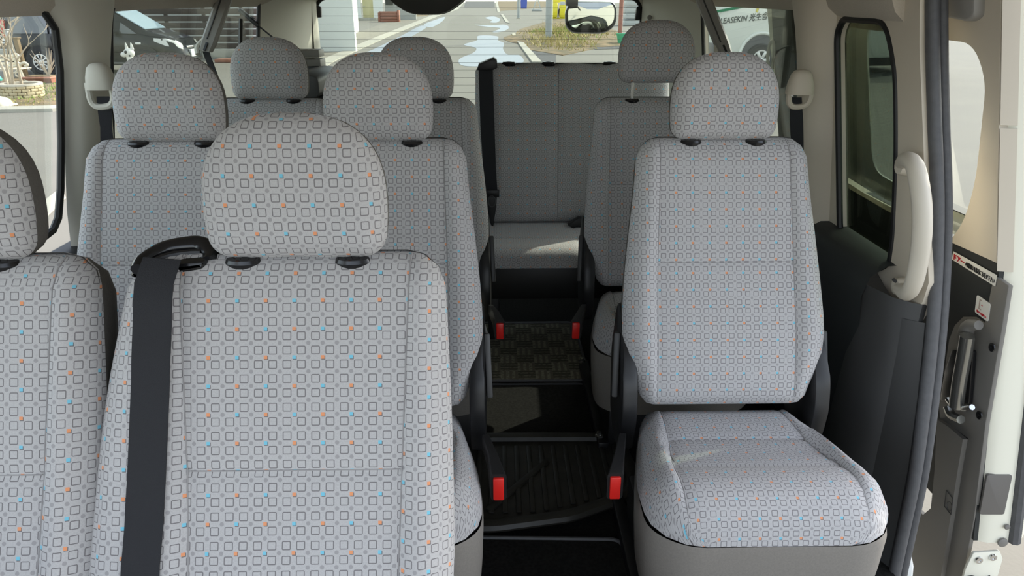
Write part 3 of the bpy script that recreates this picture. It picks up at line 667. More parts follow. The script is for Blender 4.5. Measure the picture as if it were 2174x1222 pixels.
def lerp_fn(tab):
    a = np.array(tab); return lambda v: float(np.interp(v, a[:, 0], a[:, 1]))
def smooth_fn(tab):
    xs_ = [t[0] for t in tab]; ys = [t[1] for t in tab]
    def f(v):
        i = max(0, min(len(xs_)-2, sum(1 for x in xs_ if x <= v)-1)); t = (v-xs_[i])/(xs_[i+1]-xs_[i])
        y0, y1 = ys[i], ys[i+1]
        m0 = (ys[i+1]-ys[i-1])/(xs_[i+1]-xs_[i-1])*(xs_[i+1]-xs_[i]) if i > 0 else (y1-y0)
        m1 = (ys[i+2]-ys[i])/(xs_[i+2]-xs_[i])*(xs_[i+1]-xs_[i]) if i < len(xs_)-2 else (y1-y0)
        return (2*t**3-3*t*t+1)*y0+(t**3-2*t*t+t)*m0+(-2*t**3+3*t*t)*y1+(t**3-t*t)*m1
    return f
def corners(f, L, r_top, r_bot):
    """round the ends of a half width function"""
    def g(v):
        w = f(v); t = v*L
        if t > L-r_top: k = (t-(L-r_top))/r_top; w -= r_top*(1-math.sqrt(max(0, 1-k*k)))
        if t < r_bot: k = (r_bot-t)/r_bot; w -= r_bot*(1-math.sqrt(max(0, 1-k*k)))
        return w
    return g
TILT = R(20.5)
def back_fn(y0, z0, tilt):
    s, c = math.sin(tilt), math.cos(tilt)
    return lambda x, t, n: (x, y0+t*s-n*c, z0+t*c+n*s)
def seam_tube(name, dat, pts, parent, r=.0012):
    V, X, Tt, H, fn = dat
    def near(x, t):
        i = np.abs(Tt[:, 0]-t).argmin(); j = np.abs(X[i]-x).argmin(); return fn(X[i, j], Tt[i, j], H[i, j]+.0005)
    return MB().tube([near(x, t) for x, t in pts], r, 5).build(name, 'thread', parent)

SURF = {}
def make_seat(name='van_seat', front=False, aisle=(True, True), buckles=(True, False), cushion=True, hr_up=0.0, sides=True, lever_side=None):
    root = empty(name)
    L = .682; y0, z0 = -.238, .470
    tilt = R(22) if front else TILT
    f0 = smooth_fn([(0, .205), (.06, .216), (.16, .246), (.27, .256), (.42, .252), (.6, .240), (.8, .224), (1, .213)])
    f1 = f0
    if front:
        y0, z0 = -.255, .418; L = .695
        f0 = smooth_fn([(0, .20), (.1, .218), (.3, .231), (.6, .229), (.8, .224), (1, .217)])
        f1 = smooth_fn([(0, .29), (.2, .312), (.45, .308), (.7, .288), (.9, .262), (1, .248)])
    hr = corners(f0, L, .055, .03); hl = corners(f1, L, .055, .03)
    fn = back_fn(y0, z0, tilt)
    def dome(X, v): return .010*np.exp(-((v-.25)/.16)**2) - .012*smoothstep(.9, 1.0, v)
    xw = smooth_fn([(0, .172), (.4, .172), (1, .160)]) if not front else smooth_fn([(0, .148), (.4, .154), (1, .170)])
    back, dat = pillow('backrest', hl, hr, L, .042, .05, fn, 'fabric', root, xs=(xw, xw), ts=(.53,), bolster=.016, nc=14, nb=9, dome=dome)
    seam_tube('seam', dat, [(xw(t)+.0, t*L) for t in np.linspace(.03, .99, 40)], back)
    seam_tube('seam', dat, [(-xw(t), t*L) for t in np.linspace(.03, .99, 40)], back)
    seam_tube('seam', dat, [(x, .53*L) for x in np.linspace(-.155, .155, 24)], back)
    pillow('back_cover', hl, hr, L, -.085, .035, fn, 'charcoal', root, flip=True, nc=9, nr=8)
    # headrest
    Lh = .212; hb = z0+L*math.cos(tilt)-.006+hr_up
    def hw(v):
        a = .128+.008*math.sin(min(v/.35, 1)*PI/2)
        if v > .34: k = (v-.34)/.66; a *= max(0, 1-k**2.7)**(1/2.5)
        return max(a, .012)
    hwf = lambda v: hw(v) - (.03*(1-math.sqrt(max(0, 1-(1-min(v/.14, 1))**2))))
    fh = back_fn(y0+L*math.sin(tilt)-.012, hb, R(7))
    hd, hdat = pillow('headrest', hwf, hwf, Lh, .040, .05, fh, 'fabric', root, crown=.008, nc=13, nr=13, uvoff=.3)
    pillow('headrest_cover', hwf, hwf, Lh, -.078, .05, fh, 'charcoal', root, flip=True, nc=9, nr=9)
    for s in (-1, 1):
        yb = y0+L*math.sin(tilt)
        g = MB(); g.lathe([(.004, -.02), (.026, -.016), (.029, -.006), (.026, .0), (.008, .002)], (0, 0, 0), n=18)
        go = g.build('headrest_guide', 'gloss', root); go.location = (s*.082, yb-.024, hb-.003-hr_up+.004); go.scale = (.95, .6, .9)
        MB().lathe([(.006, -.03), (.006, .05+hr_up)], (s*.082, yb-.012, hb-hr_up), n=10).build('headrest_post', 'chrome', root)
    root['seat_data'] = ''
    del root['seat_data']; SURF[name if not front else 'front'] = dat
    if not cushion: return root
    # cushion
    Lc = .50
    fc0 = smooth_fn([(0, .248), (.12, .257), (.3, .257), (.5, .248), (.75, .222), (1, .196)])
    cw = corners(fc0, Lc, .02, .10)
    yf, zc = -.685, .385
    def fcu(x, t, n): return (x, yf+t, zc+n+.012*(1-t/Lc)-(.025*(t/Lc)**2))
    def cdome(X, v): return .012*np.exp(-((v-.2)/.14)**2) - .015*np.exp(-((v-.55)/.2)**2)*(np.abs(X) < .19)
    xc = smooth_fn([(0, .185), (.3, .186), (.6, .165), (1, .150)])
    cu, cdat = pillow('cushion', cw, cw, Lc, .088, .075, fcu, 'fabric', root, xs=(xc, xc), ts=(.33, .62), bolster=.020, nc=14, nb=9, dome=cdome, seam=.006)
    for s in (-1, 1): seam_tube('seam', cdat, [(s*xc(t), t*Lc) for t in np.linspace(.03, .97, 36)], cu)
    seam_tube('seam', cdat, [(x, .33*Lc) for x in np.linspace(-.18, .18, 24)], cu)
    # charcoal skirt round the cushion
    vv = list(np.linspace(0, 1, 26)); vv = sorted(set([round(v, 4) for v in vv]+[.005, .015, .03, .06, .1, .15, .2]))
    ring = [(-cw(v), v*Lc) for v in vv[::-1]]+[(cw(v), v*Lc) for v in vv]
    secs = []
    for zz, k in ((0, 1.0), (-.02, 1.012), (-.10, 1.0), (-.19, .975), (-.20, .955)):
        secs.append([(fcu(x*k, (t-Lc/2)*k+Lc/2, 0)[0], fcu(x, (t-Lc/2)*k+Lc/2, 0)[1], fcu(x, t, 0)[2]+zz) for x, t in ring])
    MB().loft(secs, closed=True, cap=False).build('skirt', 'lit_charcoal', root, 60)
    # frame under the seat
    MB().box((-.20, -.58, .0), (.20, -.10, .16), .01).build('seat_frame', 'rail', root)
    for s in (-1, 1):
        MB().box((s*.215-.018, -.60, 0), (s*.215+.018, .02, .045), .005).build('floor_rail', 'rail', root)
        for yy in (-.56, .0): MB().lathe([(.014, 0), (.014, .006), (.009, .007), (.009, .018), (.004, .020), (0, .020)], (s*.225, yy, .045), n=8).build('bolt', 'bronze', root)
    for s, show, bk in zip((-1, 1), aisle, buckles):
        if not show: continue
        pts = [(-.10, .70), (-.13, .695), (-.17, .66), (-.225, .61), (-.265, .54), (-.28, .47), (-.27, .40), (-.25, .34), (-.17, .33), (-.09, .38), (-.06, .54), (-.075, .66)]
        xo = .222
        rcv = MB().prism(roundpoly(pts, .02, 3), lambda p, k: Vector((s*(xo+(.04 if p[1] < .58 else .036)*k), p[0], p[1])), .008).build('recliner_cover', 'black', root)
        lv = MB().bar((s*(xo+.043), -.165, .64), (s*(xo+.050), -.215, .48), .016, .020, .005).build('recliner_lever', 'dgrey', rcv)
        if bk:
            a, b = Vector((s*.272, -.355, .425)), Vector((s*(.294 if s > 0 else .312), -.515, .425))
            sec = lambda p, w, h: [(p.x+w*cx, p.y, p.z+h*cz) for cx, cz in ((-1, -.8), (-.8, -1), (.8, -1), (1, -.8), (1, .8), (.8, 1), (-.8, 1), (-1, .8))]
            bko = MB().loft([sec(a+Vector((-s*.01, .05, -.015)), .009, .018), sec(a+(b-a)*.4, .012, .026), sec(b, .018, .034)], closed=True).build('buckle_stalk', 'black', root)
            nb_ = b+Vector((0, -.001, 0))
            MB().box((nb_.x-.012, nb_.y-.006, nb_.z-.031), (nb_.x+.012, nb_.y+.004, nb_.z+.026), .003).build('release_button', 'red', bko)
    return root

SEATS = 'printed fabric seats of the van'
def place(o, x, y, label, z=0, rz=0): o.location = (x, y, z); o.rotation_euler = (0, 0, rz); return tag(o, label, 'seat', SEATS)
YA, YBr, YCr = 1.075, 1.885, 2.725
proto = make_seat()
place(proto, .565, YBr, 'single seat on the right with its whole light cushion in full view', .0)
b2 = place(make_seat(aisle=(False, True), buckles=(False, True)), -.300, YBr, 'second row aisle seat left of the gangway, behind the big front seat')
b1 = place(make_seat(aisle=(True, False), buckles=(False, False)), -.815, YBr, 'second row window seat beside the left pillar belt')
c2_ = place(copy_tree(b2), -.295, YCr, 'third row aisle seat left of the gangway, headrest dark before the road')
c1 = place(copy_tree(b1), -.81, YCr, 'third row window seat at the left, under the slanting belt hanger')
cr = make_seat(hr_up=.055); place(cr, .560, YCr, 'dark third row single seat whose headrest is raised on chrome posts')
a2 = make_seat(front=True, aisle=(False, False), buckles=(False, False)); place(a2, -.303, YA, 'largest foreground seat with a black belt down its left shoulder', .013)
a1 = place(copy_tree(a2), -.822, YA-.005, 'foreground seat cut off by the left edge of the photograph', .013)
# shoulder belt built into the foreground seat
V_, X_, T_, H_, fnb = SURF['front']
def on_back(x, t, off):
    i = np.abs(T_[:, 0]-t).argmin(); j = np.abs(X_[i]-x).argmin(); return Vector(fnb(x, t, H_[i, j]+off))
path = [(-.196-.02*((.62-t)/.5), t) for t in np.linspace(.645, .04, 22)]
secs = []
for x, t in path:
    a, b = on_back(x-.027, t, .004+.010*max(0, (t-.5)/.15)), on_back(x+.027, t, .004+.010*max(0, (t-.5)/.15)); n = max(-a.y, -b.y); a.y = b.y = -n
    secs.append([a, b, b+Vector((0, .003, 0)), a+Vector((0, .003, 0))])
e = secs[0]; up_ = Vector((.004, .03, .028))
secs.insert(0, [p+up_ for p in e])
MB().loft(secs, closed=True).build('belt_webbing', 'web', a2)
A = lambda x, y, Y: at_y(x, y, Y)-a2.location
gd = MB().prism(roundpoly([(p.x, p.z) for p in (A(284, 578, 1.06), A(300, 558, 1.06), A(345, 552, 1.06), A(448, 545, 1.06), A(440, 572, 1.06), A(390, 582, 1.06), A(300, 584, 1.06))], .012, 4), lambda p, s: Vector((p[0], -.035+.075*s, p[1])), .008).build('belt_guide', 'gloss', a2)
MB().tube(smooth_path([A(*v) for v in ((292, 572, 1.035), (306, 552, 1.06), (350, 530, 1.09), (400, 522, 1.10), (432, 524, 1.10), (450, 545, 1.08), (446, 562, 1.06))]), [.010+.006*min(1, i/20) for i in range(37)], 10).build('guide_loop', 'gloss', a2)
MB().tube(smooth_path([A(*v) for v in ((318, 560, 1.05), (352, 545, 1.065), (398, 537, 1.075), (425, 536, 1.08))]), .006, 8).build('slot_edge', 'black', a2)

# rear bench
bn = empty('rear_bench', (.3375, 3.52, 0), label='dark wide rear bench without headrests, sunlight on its cushion', cat='seat')
Lb = .72; wbn = .4425
fb = back_fn(-.155, .46, R(11))
fcon = corners(lambda v: wbn+.012*(1-v), Lb, .04, .02)
xsb = lambda v: .40
bk_, bdat = pillow('backrest', fcon, fcon, Lb, .045, .05, fb, 'fabric', bn, xs=(lambda v: .3675, lambda v: -.0675), ts=(.61,), bolster=.0, nc=14, nb=10, seam=.005, dome=lambda X, v: -.03*smoothstep(.93, 1., v)*np.sin(X*18)**2)
seam_tube('seam', bdat, [(-.0675, t*Lb) for t in np.linspace(.03, .99, 30)], bk_); seam_tube('seam', bdat, [(x, .61*Lb) for x in np.linspace(-.3675, -.0675, 14)], bk_)
pillow('back_cover', fcon, fcon, Lb, -.10, .03, fb, 'charcoal', bn, flip=True, nc=8, nr=7)
fcu2 = corners(lambda v: wbn, .52, .02, .05)
cu2, cd2 = pillow('cushion', fcu2, fcu2, .52, .075, .06, lambda x, t, n: (x, -.60+t, .385+n), 'fabric', bn, xs=(lambda v: .3675, lambda v: .0025), ts=(.36,), bolster=0, nc=14, nb=10)
seam_tube('seam', cd2, [(x, .36*.52) for x in np.linspace(-.3675, .0025, 16)], cu2)
MB().box((-wbn, -.59, .24), (wbn, -.1, .386), .01).build('cushion_base', 'rail', bn)
for s in (-.39, .34): MB().box((s, -.5, 0), (s+.05, -.42, .25), .006).build('leg', 'rail', bn)
for X_, (xx, yy) in enumerate(((1080, 134), (1164, 134), (1294, 134))):
    p = at_y(xx, yy, 3.495)
    g = MB().lathe([(.004, -.012), (.030, -.012), (.032, -.003), (.026, .006), (.012, .007), (.010, .002), (0, .002)], n=18).build('headrest_socket', 'gloss', bn); g.location = p-Vector(bn.location); g.scale = (1, .7, 1)
def bb(x, y, Y): return at_y(x, y, Y)-Vector(bn.location)
secs = []
for x0, x1, y, Y in ((1016, 1046, 138, 3.44), (1017, 1047, 180, 3.42), (1020, 1050, 270, 3.39), (1026, 1053, 360, 3.355), (1030, 1056, 405, 3.34)):
    a, b = bb(x0, y, Y), bb(x1, y, Y); secs.append([a, b, b+Vector((0, .004, 0)), a+Vector((0, .004, 0))])
MB().loft(secs, closed=True).build('belt_webbing', 'web', bn)
MB().prism([(p.x, p.z) for p in (bb(1013, 148, 3.45), bb(1016, 136, 3.45), bb(1048, 122, 3.45), bb(1055, 128, 3.45), bb(1056, 143, 3.45), bb(1048, 147, 3.45))], lambda p, s: Vector((p[0], -.10+.10*s, p[1])), .004).build('belt_guide', 'black', bn)
a = bb(1030, 402, 3.32); b = bb(1060, 398, 3.32)
MB().box((a.x, a.y-.015, a.z-.035), (b.x, a.y+.005, a.z), .004).build('tongue_stop', 'black', bn)
a, b = bb(1044, 408, 3.31), bb(1044, 440, 3.30)
tb = MB().prism([(p.x, p.z) for p in (bb(1031, 410, 3.3), bb(1056, 408, 3.3), bb(1053, 445, 3.3), bb(1046, 488, 3.3), bb(1040, 470, 3.3), bb(1034, 440, 3.3))], lambda p, s: Vector((p[0], -.215+.012*s, p[1])), .003).build('belt_tongue', 'black', bn)
MB().tube([Vector((a.x+.016*math.cos(t), -.222, a.z-.04+.026*math.sin(t))) for t in [i*PI/6 for i in range(12)]], .003, 6, closed=True).build('tongue_ring', 'dgrey', tb)
q = bb(1228, 474, 3.28)
MB().prism([(-.05, -.005), (.0, .03), (.04, .025), (.11, .0), (.1, -.03), (-.02, -.025)], lambda p, s: Vector((q.x+p[0], q.y-.015+.04*s, q.z+p[1])), .006).build('buckle_stalk', 'black', bn)
u0 = bb(1222, 386, 3.395); MB().tube(smooth_path([u0+Vector(v) for v in ((.02, -.02, .025), (-.012, -.02, .022), (-.016, -.02, -.02), (.012, -.02, -.03))]), .005, 6).build('child_seat_loop', 'charcoal', bn)

# folded half of the rear bench at the left wall
fs = empty('folded_seat', (-.86, 3.75, 0), label='black tipped up half of the rear bench with a grey top edge', cat='seat')
def fo(p): return p-Vector(fs.location)
a = fo(at_y(440, 152, 3.45)); b = fo(at_y(510, 128, 3.6))
q = [fo(v) for v in (at_y(662, 118, 4.0), at_y(676, 110, 4.0), at_y(686, 133, 4.0), at_y(663, 150, 4.0))]
MB().box((-.22, -.32, .05), (.06, .22, 1.02), .03).build('seat_back', 'black', fs)
MB().prism(roundpoly([(-.27, 1.03), (-.2, 1.10), (-.02, 1.14), (.06, 1.13), (.06, 1.04), (-.25, .98)], .03), lambda p, s: Vector((p[0], -.34+.5*s, p[1]-.012)), .008).build('cushion_edge', 'dgrey', fs)
z1 = at_y(670, 106, 4.12).z; x1 = at_y(683, 106, 4.12).x-fs.location.x
MB().box((x1-.20, .30, z1-.034), (x1, .42, z1+.004), .004).build('top_panel', 'grey_pl', fs)
MB().box((x1-.20, .29, z1-.085), (x1+.006, .41, z1-.042), .004).build('front_panel', 'grey_pl', fs)
z2 = at_y(675, 140, 4.1).z; z3 = at_y(675, 200, 4.1).z
MB().prism(roundpoly([(x1-.14, z2), (x1, z2+.005), (x1+.022, z2-.05), (x1+.018, z3+.02), (x1-.01, z3-.03), (x1-.14, z3-.03)], .01), lambda p, s: Vector((p[0], .28+.10*s, p[1])), .004).build('hinge_cover', 'gloss', fs)
MB().bar((x1-.10, .27, z2-.03), (x1-.01, .27, z3-.02), .022, .012, .004).build('strut', 'dgrey', fs)

# ------------------------------------------------------------------ floor mats
def mat_thing(name, pts, h, m, label, edge='rubber', z=0.003):
    o = empty(name, (sum(p[0] for p in pts)/len(pts), sum(p[1] for p in pts)/len(pts), 0), label=label, cat='floor mat', group='mats along the gangway')
    rp = roundpoly(pts, .04, 5)
    wpart(o, MB().prism(rp, lambda p, s: Vector((p[0], p[1], z+h*s))).build('mat', m))
    wpart(o, MB().tube([(p[0], p[1], z+h) for p in rp], .006, 6, closed=True).build('binding', edge))
    return o
mat_thing('floor_mat', [(-.105, 2.63), (.36, 2.625), (.35, 3.2), (-.10, 3.2)], .008, 'parquet', 'grey woven mat with a sunlit parquet pattern, farthest along the gangway', 'rubber')
mat_thing('floor_mat', [(-.10, 2.20), (.37, 2.20), (.345, 2.60), (-.105, 2.60)], .008, 'carpet', 'plain black carpet mat between the ribbed mat and the woven mat', 'seal')
mat_thing('floor_mat', [(-.10, 1.20), (.34, 1.20), (.34, 1.685), (-.09, 1.70)], .010, 'carpet', 'nearest black carpet mat, cut off by the lower edge of the photograph', 'rubber')
rm = empty('rubber_mat', (.15, 1.95, 0), label='ribbed black rubber tray mat lying askew with a raised rim', cat='floor mat', group='mats along the gangway')
rpt = [(-.16, 2.19), (.40, 2.185), (.42, 1.95), (.39, 1.865), (.20, 1.77), (-.02, 1.73), (-.16, 1.735)]
rp = roundpoly(rpt, .03, 4)
wpart(rm, MB().prism(rp, lambda p, s: Vector((p[0], p[1], .012+.012*s))).build('tray', 'mat_rubber'))
wpart(rm, MB().tube([(p[0], p[1], .028) for p in rp], .016, 8, closed=True, sx=1.4).build('rim', 'mat_rubber'))
for i in range(13):
    x = -.12+.041*i; y0_ = 1.79 + max(0, (x-.1))*.34
    if y0_ < 2.1: wpart(rm, MB().box((x, y0_, .022), (x+.016, 2.14, .030), .003).build('rib', 'mat_rubber'))
wpart(rm, MB().bar((-.04, 1.80, .026), (.15, 2.05, .026), .022, .012, .003).build('rib', 'mat_rubber'))

# ------------------------------------------------------------------ outside: ground and street
def slab(name, pts, h, m, parent=None, z0=0.0, kind='structure', sub=False):
    """flat piece lying on the ground, its outline given by ground points"""
    q = [G(*p) if len(p) == 2 else Vector(p) for p in pts]
    o = MB().prism([(p.x, p.y) for p in q], lambda p, s: Vector((p[0], p[1], gz(p[1])-.02*(1-s)+(h+z0)*s))).build(name, m, parent)
    if kind: o['kind'] = kind
    return o
gm = MB(); ys = [-30, 9, 20, 40, 80, 160, 320]
gm.loft([[(-160, y, gz(y)), (160, y, gz(y))] for y in ys]); gr = gm.build('ground', 'asphalt'); gr['kind'] = 'structure'
slab('pavement', [(560, 205), (683, 128), (930, 27), (985, 6), (960, 6), (720, 82), (600, 118), (520, 170)], .006, 'paving')
slab('kerb_line', [(560, 196), (683, 128), (800, 79), (935, 26), (950, 26), (822, 79), (715, 128), (600, 196)], .03, 'kerb')
slab('kerb_line', [(936, 26), (970, 16), (981, 8), (985, 3), (989, 3), (985, 10), (974, 20), (952, 27)], .03, 'kerb')
slab('kerb_line', [(1130, 134), (1086, 73), (1093, 72), (1150, 134)], .05, 'kerb')
slab('kerb_line', [(1074, 48), (1063, 31), (1068, 31), (1082, 50)], .05, 'kerb')
slab('kerb_line', [(1056, 26), (1051, 3), (1054, 3), (1062, 26)], .05, 'kerb')
slab('verge', [(-30, 232), (110, 230), (175, 222), (210, 190), (130, 165), (-30, 165)], .02, 'soil')
slab('kerb_line', [(-30, 240), (112, 237), (240, 222), (240, 216), (112, 230), (-30, 233)], .06, 'kerb')
slab('paving_strip', [(60, 455), (130, 400), (140, 420), (90, 470)], .015, 'kerb')
slab('verge', [(1105, 62), (1180, 40), (1270, 50), (1320, 72), (1262, 104), (1195, 118), (1120, 106), (1090, 74)], .02, 'soil')
slab('yard', [(1056, 24), (1090, 22), (1180, 16), (1180, 6), (1058, 6)], .02, 'soil')
slab('yard', [(830, 40), (905, 34), (935, 24), (920, 18), (840, 26)], .02, 'soil')
slab('driveway', [(1262, 105), (1270, 82), (1285, 76), (1322, 76), (1330, 104)], .015, 'patch')
slab('road_patch', [(985, 18), (1050, 18), (1050, 3), (990, 3)], .004, 'patch')
slab('road_patch', [(1120, 106), (1180, 104), (1180, 134), (1150, 134)], .006, 'patch')
slab('driveway', [(1480, 160), (1540, 125), (1680, 125), (1960, 150), (1900, 175), (1600, 182)], .004, 'patch')

def puddle(name, pts, label):
    o = slab(name, roundless(pts), .006, 'water', kind=None); return tag(o, label, 'puddle', 'puddles on the street')
def roundless(pts):
    n = len(pts); out = []
    for i in range(n):
        p0, p1, p2, p3 = [np.array(pts[(i+k-1) % n], float) for k in range(4)]
        for k in range(5):
            t = k/5; out.append(tuple(.5*((2*p1)+(p2-p0)*t+(2*p0-5*p1+4*p2-p3)*t*t+(3*p1-p0-3*p2+p3)*t**3)))
    return out
puddle('puddle', [(1016, 76), (1055, 77), (1058, 86), (1070, 92), (1068, 104), (1078, 116), (1104, 118), (1108, 134), (1050, 140), (985, 140), (975, 126), (1005, 112), (1010, 102), (985, 95), (1012, 86)], 'largest puddle, wide and pale, reaching down to the rear bench')
puddle('puddle', [(1008, 53), (1040, 54), (1074, 53), (1079, 61), (1062, 68), (1046, 68), (1062, 60), (1034, 57)], 'thin curved puddle in the middle of the street beside the right kerb')
puddle('puddle', [(1030, 38), (1048, 35), (1062, 41), (1054, 48), (1040, 47), (1044, 43)], 'smallest puddle, farthest up the street')
puddle('puddle', [(735, 130), (790, 106), (850, 77), (890, 56), (905, 58), (880, 74), (838, 98), (800, 118), (770, 134)], 'long puddle running along the left kerb line of the street')
puddle('puddle', [(900, 52), (925, 42), (944, 36), (938, 46), (915, 58)], 'short puddle beside the left kerb under the stop lamp housing')

def wpart2(p, o): return wpart(p, o)
def standing(name, p, label=None, cat=None, group=None, rz=0): return empty(name, p, rz, label, cat, group)
def tuft(name, region, n, hmin, hmax, m, label):
    """blades of grass: nobody could count them"""
    b = MB().bm; q = [G(*p) for p in region]
    for _ in range(n):
        w = [random.random()**4 for _ in q]; sw = sum(w); p = sum((v*(k/sw) for v, k in zip(q, w)), Vector()); p.z = gz(p.y)+.01
        p += Vector((random.gauss(0, .3), random.gauss(0, .5), 0)); p.z += mound_z(p.x, p.y); a = random.random()*PI; h = random.uniform(hmin, hmax)
        d = Vector((math.cos(a), math.sin(a), 0))*(.03 if hmax > .2 else .015); t = Vector((random.gauss(0, .5), random.gauss(0, .5), 1)).normalized()*h
        b.faces.new([b.verts.new(p-d), b.verts.new(p+d), b.verts.new(p+t)])
    me = bpy.data.meshes.new(name); b.to_mesh(me); b.free(); o = link(name, me, m, None, 0); o['kind'] = 'stuff'; return tag(o, label, 'grass')
mb = MB(); c0 = G(1205, 82)
def mound_z(x, y):
    q = math.hypot((x-c0.x)/3.3, (y-c0.y)/7.5); return .34*math.cos(min(q, 1)*PI/2)**1.2*(1+.25*math.sin(1.9*x+.7*y)*math.sin(.9*y))
rg = [[(lambda x, y: (x, y, gz(y)+.012+mound_z(x, y)))(c0.x+r*math.cos(t)*3.3, c0.y+r*math.sin(t)*7.5) for t in [2*PI*i/36 for i in range(36)]] for r in (1, .9, .8, .7, .6, .5, .4, .3, .2, .1)]
mb.loft(rg, closed=True); mo = mb.build('soil_mound', 'soil', None, 80); tag(mo, 'low brown mound of soil and dry grass right of the street', 'mound')
tuft('dry_grass', [(1110, 72), (1170, 50), (1270, 62), (1300, 74), (1255, 102), (1190, 112), (1125, 100)], 2600, .10, .32, 'straw', 'dry straw coloured grass on the brown soil plot right of the street')
tuft('fresh_grass', [(1120, 75), (1160, 60), (1160, 80), (1240, 70), (1260, 72), (1235, 100)], 700, .12, .3, 'green', 'greener grass tufts on the brown soil plot right of the street')
tuft('garden_grass', [(20, 215), (60, 205), (110, 190), (110, 175), (60, 190), (108, 215)], 500, .03, .10, 'green', 'short green grass in the garden bed outside the left front window')
tuft('dry_litter', [(0, 225), (60, 222), (110, 215), (20, 210)], 350, .02, .06, 'straw', 'dry litter on the soil in front of the stone ringed bed')
# ------------------------------------------------------------------ vehicles
def wheel(parent, c, r, w, spokes, m='alloy', rim=.66):
    o = MB().lathe([(r*rim, -w/2), (r*.92, -w/2), (r, -w*.3), (r, w*.3), (r*.92, w/2), (r*rim, w/2)], axis='Y', n=28).build('wheel', 'tyre', parent); o.location = c
    b = MB().lathe([(r*rim, -w*.46), (r*rim*.98, -w*.52), (r*rim*.86, -w*.52), (r*rim*.84, -w*.3), (r*.1, -w*.3)], axis='Y', n=28)
    for k in range(spokes):
        a = 2*PI*k/spokes; d = Vector((math.cos(a), 0, math.sin(a)))
        b.bar(d*r*.08+Vector((0, -w*.46, 0)), d*r*rim*.92+Vector((0, -w*.48, 0)), r*(.10 if spokes > 7 else .2), w*.12, r*.02, up=(0, 1, 0))
    b.lathe([(r*.15, -w*.42), (r*.15, -w*.54), (r*.1, -w*.56), (0, -w*.56)], axis='Y', n=16)
    b.build('rim', m, o); k = MB().lathe([(r*rim*.9, -w*.25), (0, -w*.25)], axis='Y', n=20).build('brake_disc', 'tyre', o); return o
def car_body(parent, st, m, name='body'):
    secs = []
    for x, zb, zm, zt, wb, wt in st:
        h = [(wb*.90, zb), (wb, zb+(zm-zb)*.25), (wb, zb+(zm-zb)*.7), (wb*.97, zm), (wt+(wb*.97-wt)*.12, zt-(zt-zm)*.12), (wt*.93, zt-(zt-zm)*.02), (wt*.6, zt)]
        secs.append([(x, -a, b) for a, b in h]+[(x, a, b) for a, b in h[::-1]])
    return MB().loft(secs, closed=True).build(name, m, parent, 50)
def plate(name, pts, m, parent, t=.015, off=None):
    p = [Vector(q) for q in pts]; n = (p[1]-p[0]).cross(p[2]-p[1]).normalized()*t
    if off: n = Vector(off)
    mb = MB(); mb.loft([p, [q+n for q in p]], closed=True); return mb.build(name, m, parent, 0)

mv = standing('minivan', (0, 0, 0), 'black minivan with silver wheels parked before the slatted fence', 'car')
ct = G(97, 158); mv.location = (ct.x-.95, ct.y+.84, ct.z)
ST = [(0, .32, .95, 1.55, .76, .62), (.06, .26, 1.0, 1.70, .82, .68), (.5, .24, 1.0, 1.80, .85, .72), (2.2, .24, 1.0, 1.82, .86, .73), (2.75, .24, 1.0, 1.76, .86, .70), (3.35, .24, 1.02, 1.42, .86, .68), (3.80, .24, 1.0, 1.13, .85, .70), (4.25, .24, .92, 1.02, .84, .70), (4.55, .26, .78, .88, .80, .64), (4.72, .28, .55, .64, .70, .55), (4.76, .30, .45, .50, .60, .50)]
car_body(mv, ST, 'car_black')
plate('windscreen', [(2.82, -.64, 1.745), (2.82, .64, 1.745), (3.78, .66, 1.155), (3.78, -.66, 1.155)], 'screen', mv, .02, (.012, 0, .02))
plate('bonnet', [(3.84, -.66, 1.125), (3.84, .66, 1.125), (4.5, .60, .915), (4.5, -.60, .915)], 'car_sky_sheen', mv, .02, (.004, 0, .012))
for x0, x1, x2, x3 in ((.25, 1.25, 1.25, .35), (1.32, 2.25, 2.2, 1.32), (2.33, 3.05, 2.75, 2.28)):
    plate('side_window', [(x0, -.852, 1.06), (x1, -.852, 1.06), (x2, -.748, 1.66), (x3, -.748, 1.66)], 'cabin', mv, .01, (0, -.008, .002))
plate('quarter_window', [(3.15, -.85, 1.06), (3.62, -.84, 1.05), (3.22, -.79, 1.34)], 'cabin', mv, .01, (0, -.01, .002))
hlp = MB().loft([[(4.05, -.852, .86), (4.05, -.845, .94), (4.05, -.70, .96)], [(4.35, -.835, .74), (4.33, -.80, .92), (4.33, -.64, .955)], [(4.60, -.74, .70), (4.58, -.72, .84), (4.55, -.60, .88)], [(4.72, -.62, .64), (4.70, -.58, .72), (4.66, -.50, .78)]]).build('headlamp', 'lamp_clear', mv)
hl2 = copy_tree(hlp, mv); hl2.scale = (1, -1, 1)
MB().box((4.735, -.26, .42), (4.79, .18, .62), .01).build('number_plate', 'white', mv)
MB().box((4.60, -.45, .34), (4.775, .45, .41), .02).build('lower_grille', 'gloss', mv)
MB().box((4.68, -.35, .66), (4.735, .35, .72), .01).build('upper_grille', 'chrome', mv)
MB().tube([(3.05, -.86, 1.05), (3.05, -1.02, 1.10)], .03, 8).box((2.96, -1.14, 1.04), (3.12, -.93, 1.22), .05).build('wing_mirror', 'car_black', mv)
MB().box((-.02, -.80, .95), (.10, -.62, 1.42), .04).build('tail_lamp', 'lamp_red', mv); MB().box((-.03, -.80, .86), (.08, -.60, .95), .02).build('reversing_lamp', 'white', mv)
for x in (1.42, 2.42): MB().box((x, -.90, .88), (x+.2, -.86, .92), .01).build('door_handle', 'car_black', mv)
MB().box((3.55, -.885, .78), (3.70, -.85, .84), .02).build('side_indicator', 'white', mv)
for x in (1.30, 2.30): MB().box((x, -.868, .32), (x+.012, -.858, 1.0)).build('door_gap', 'seal', mv)
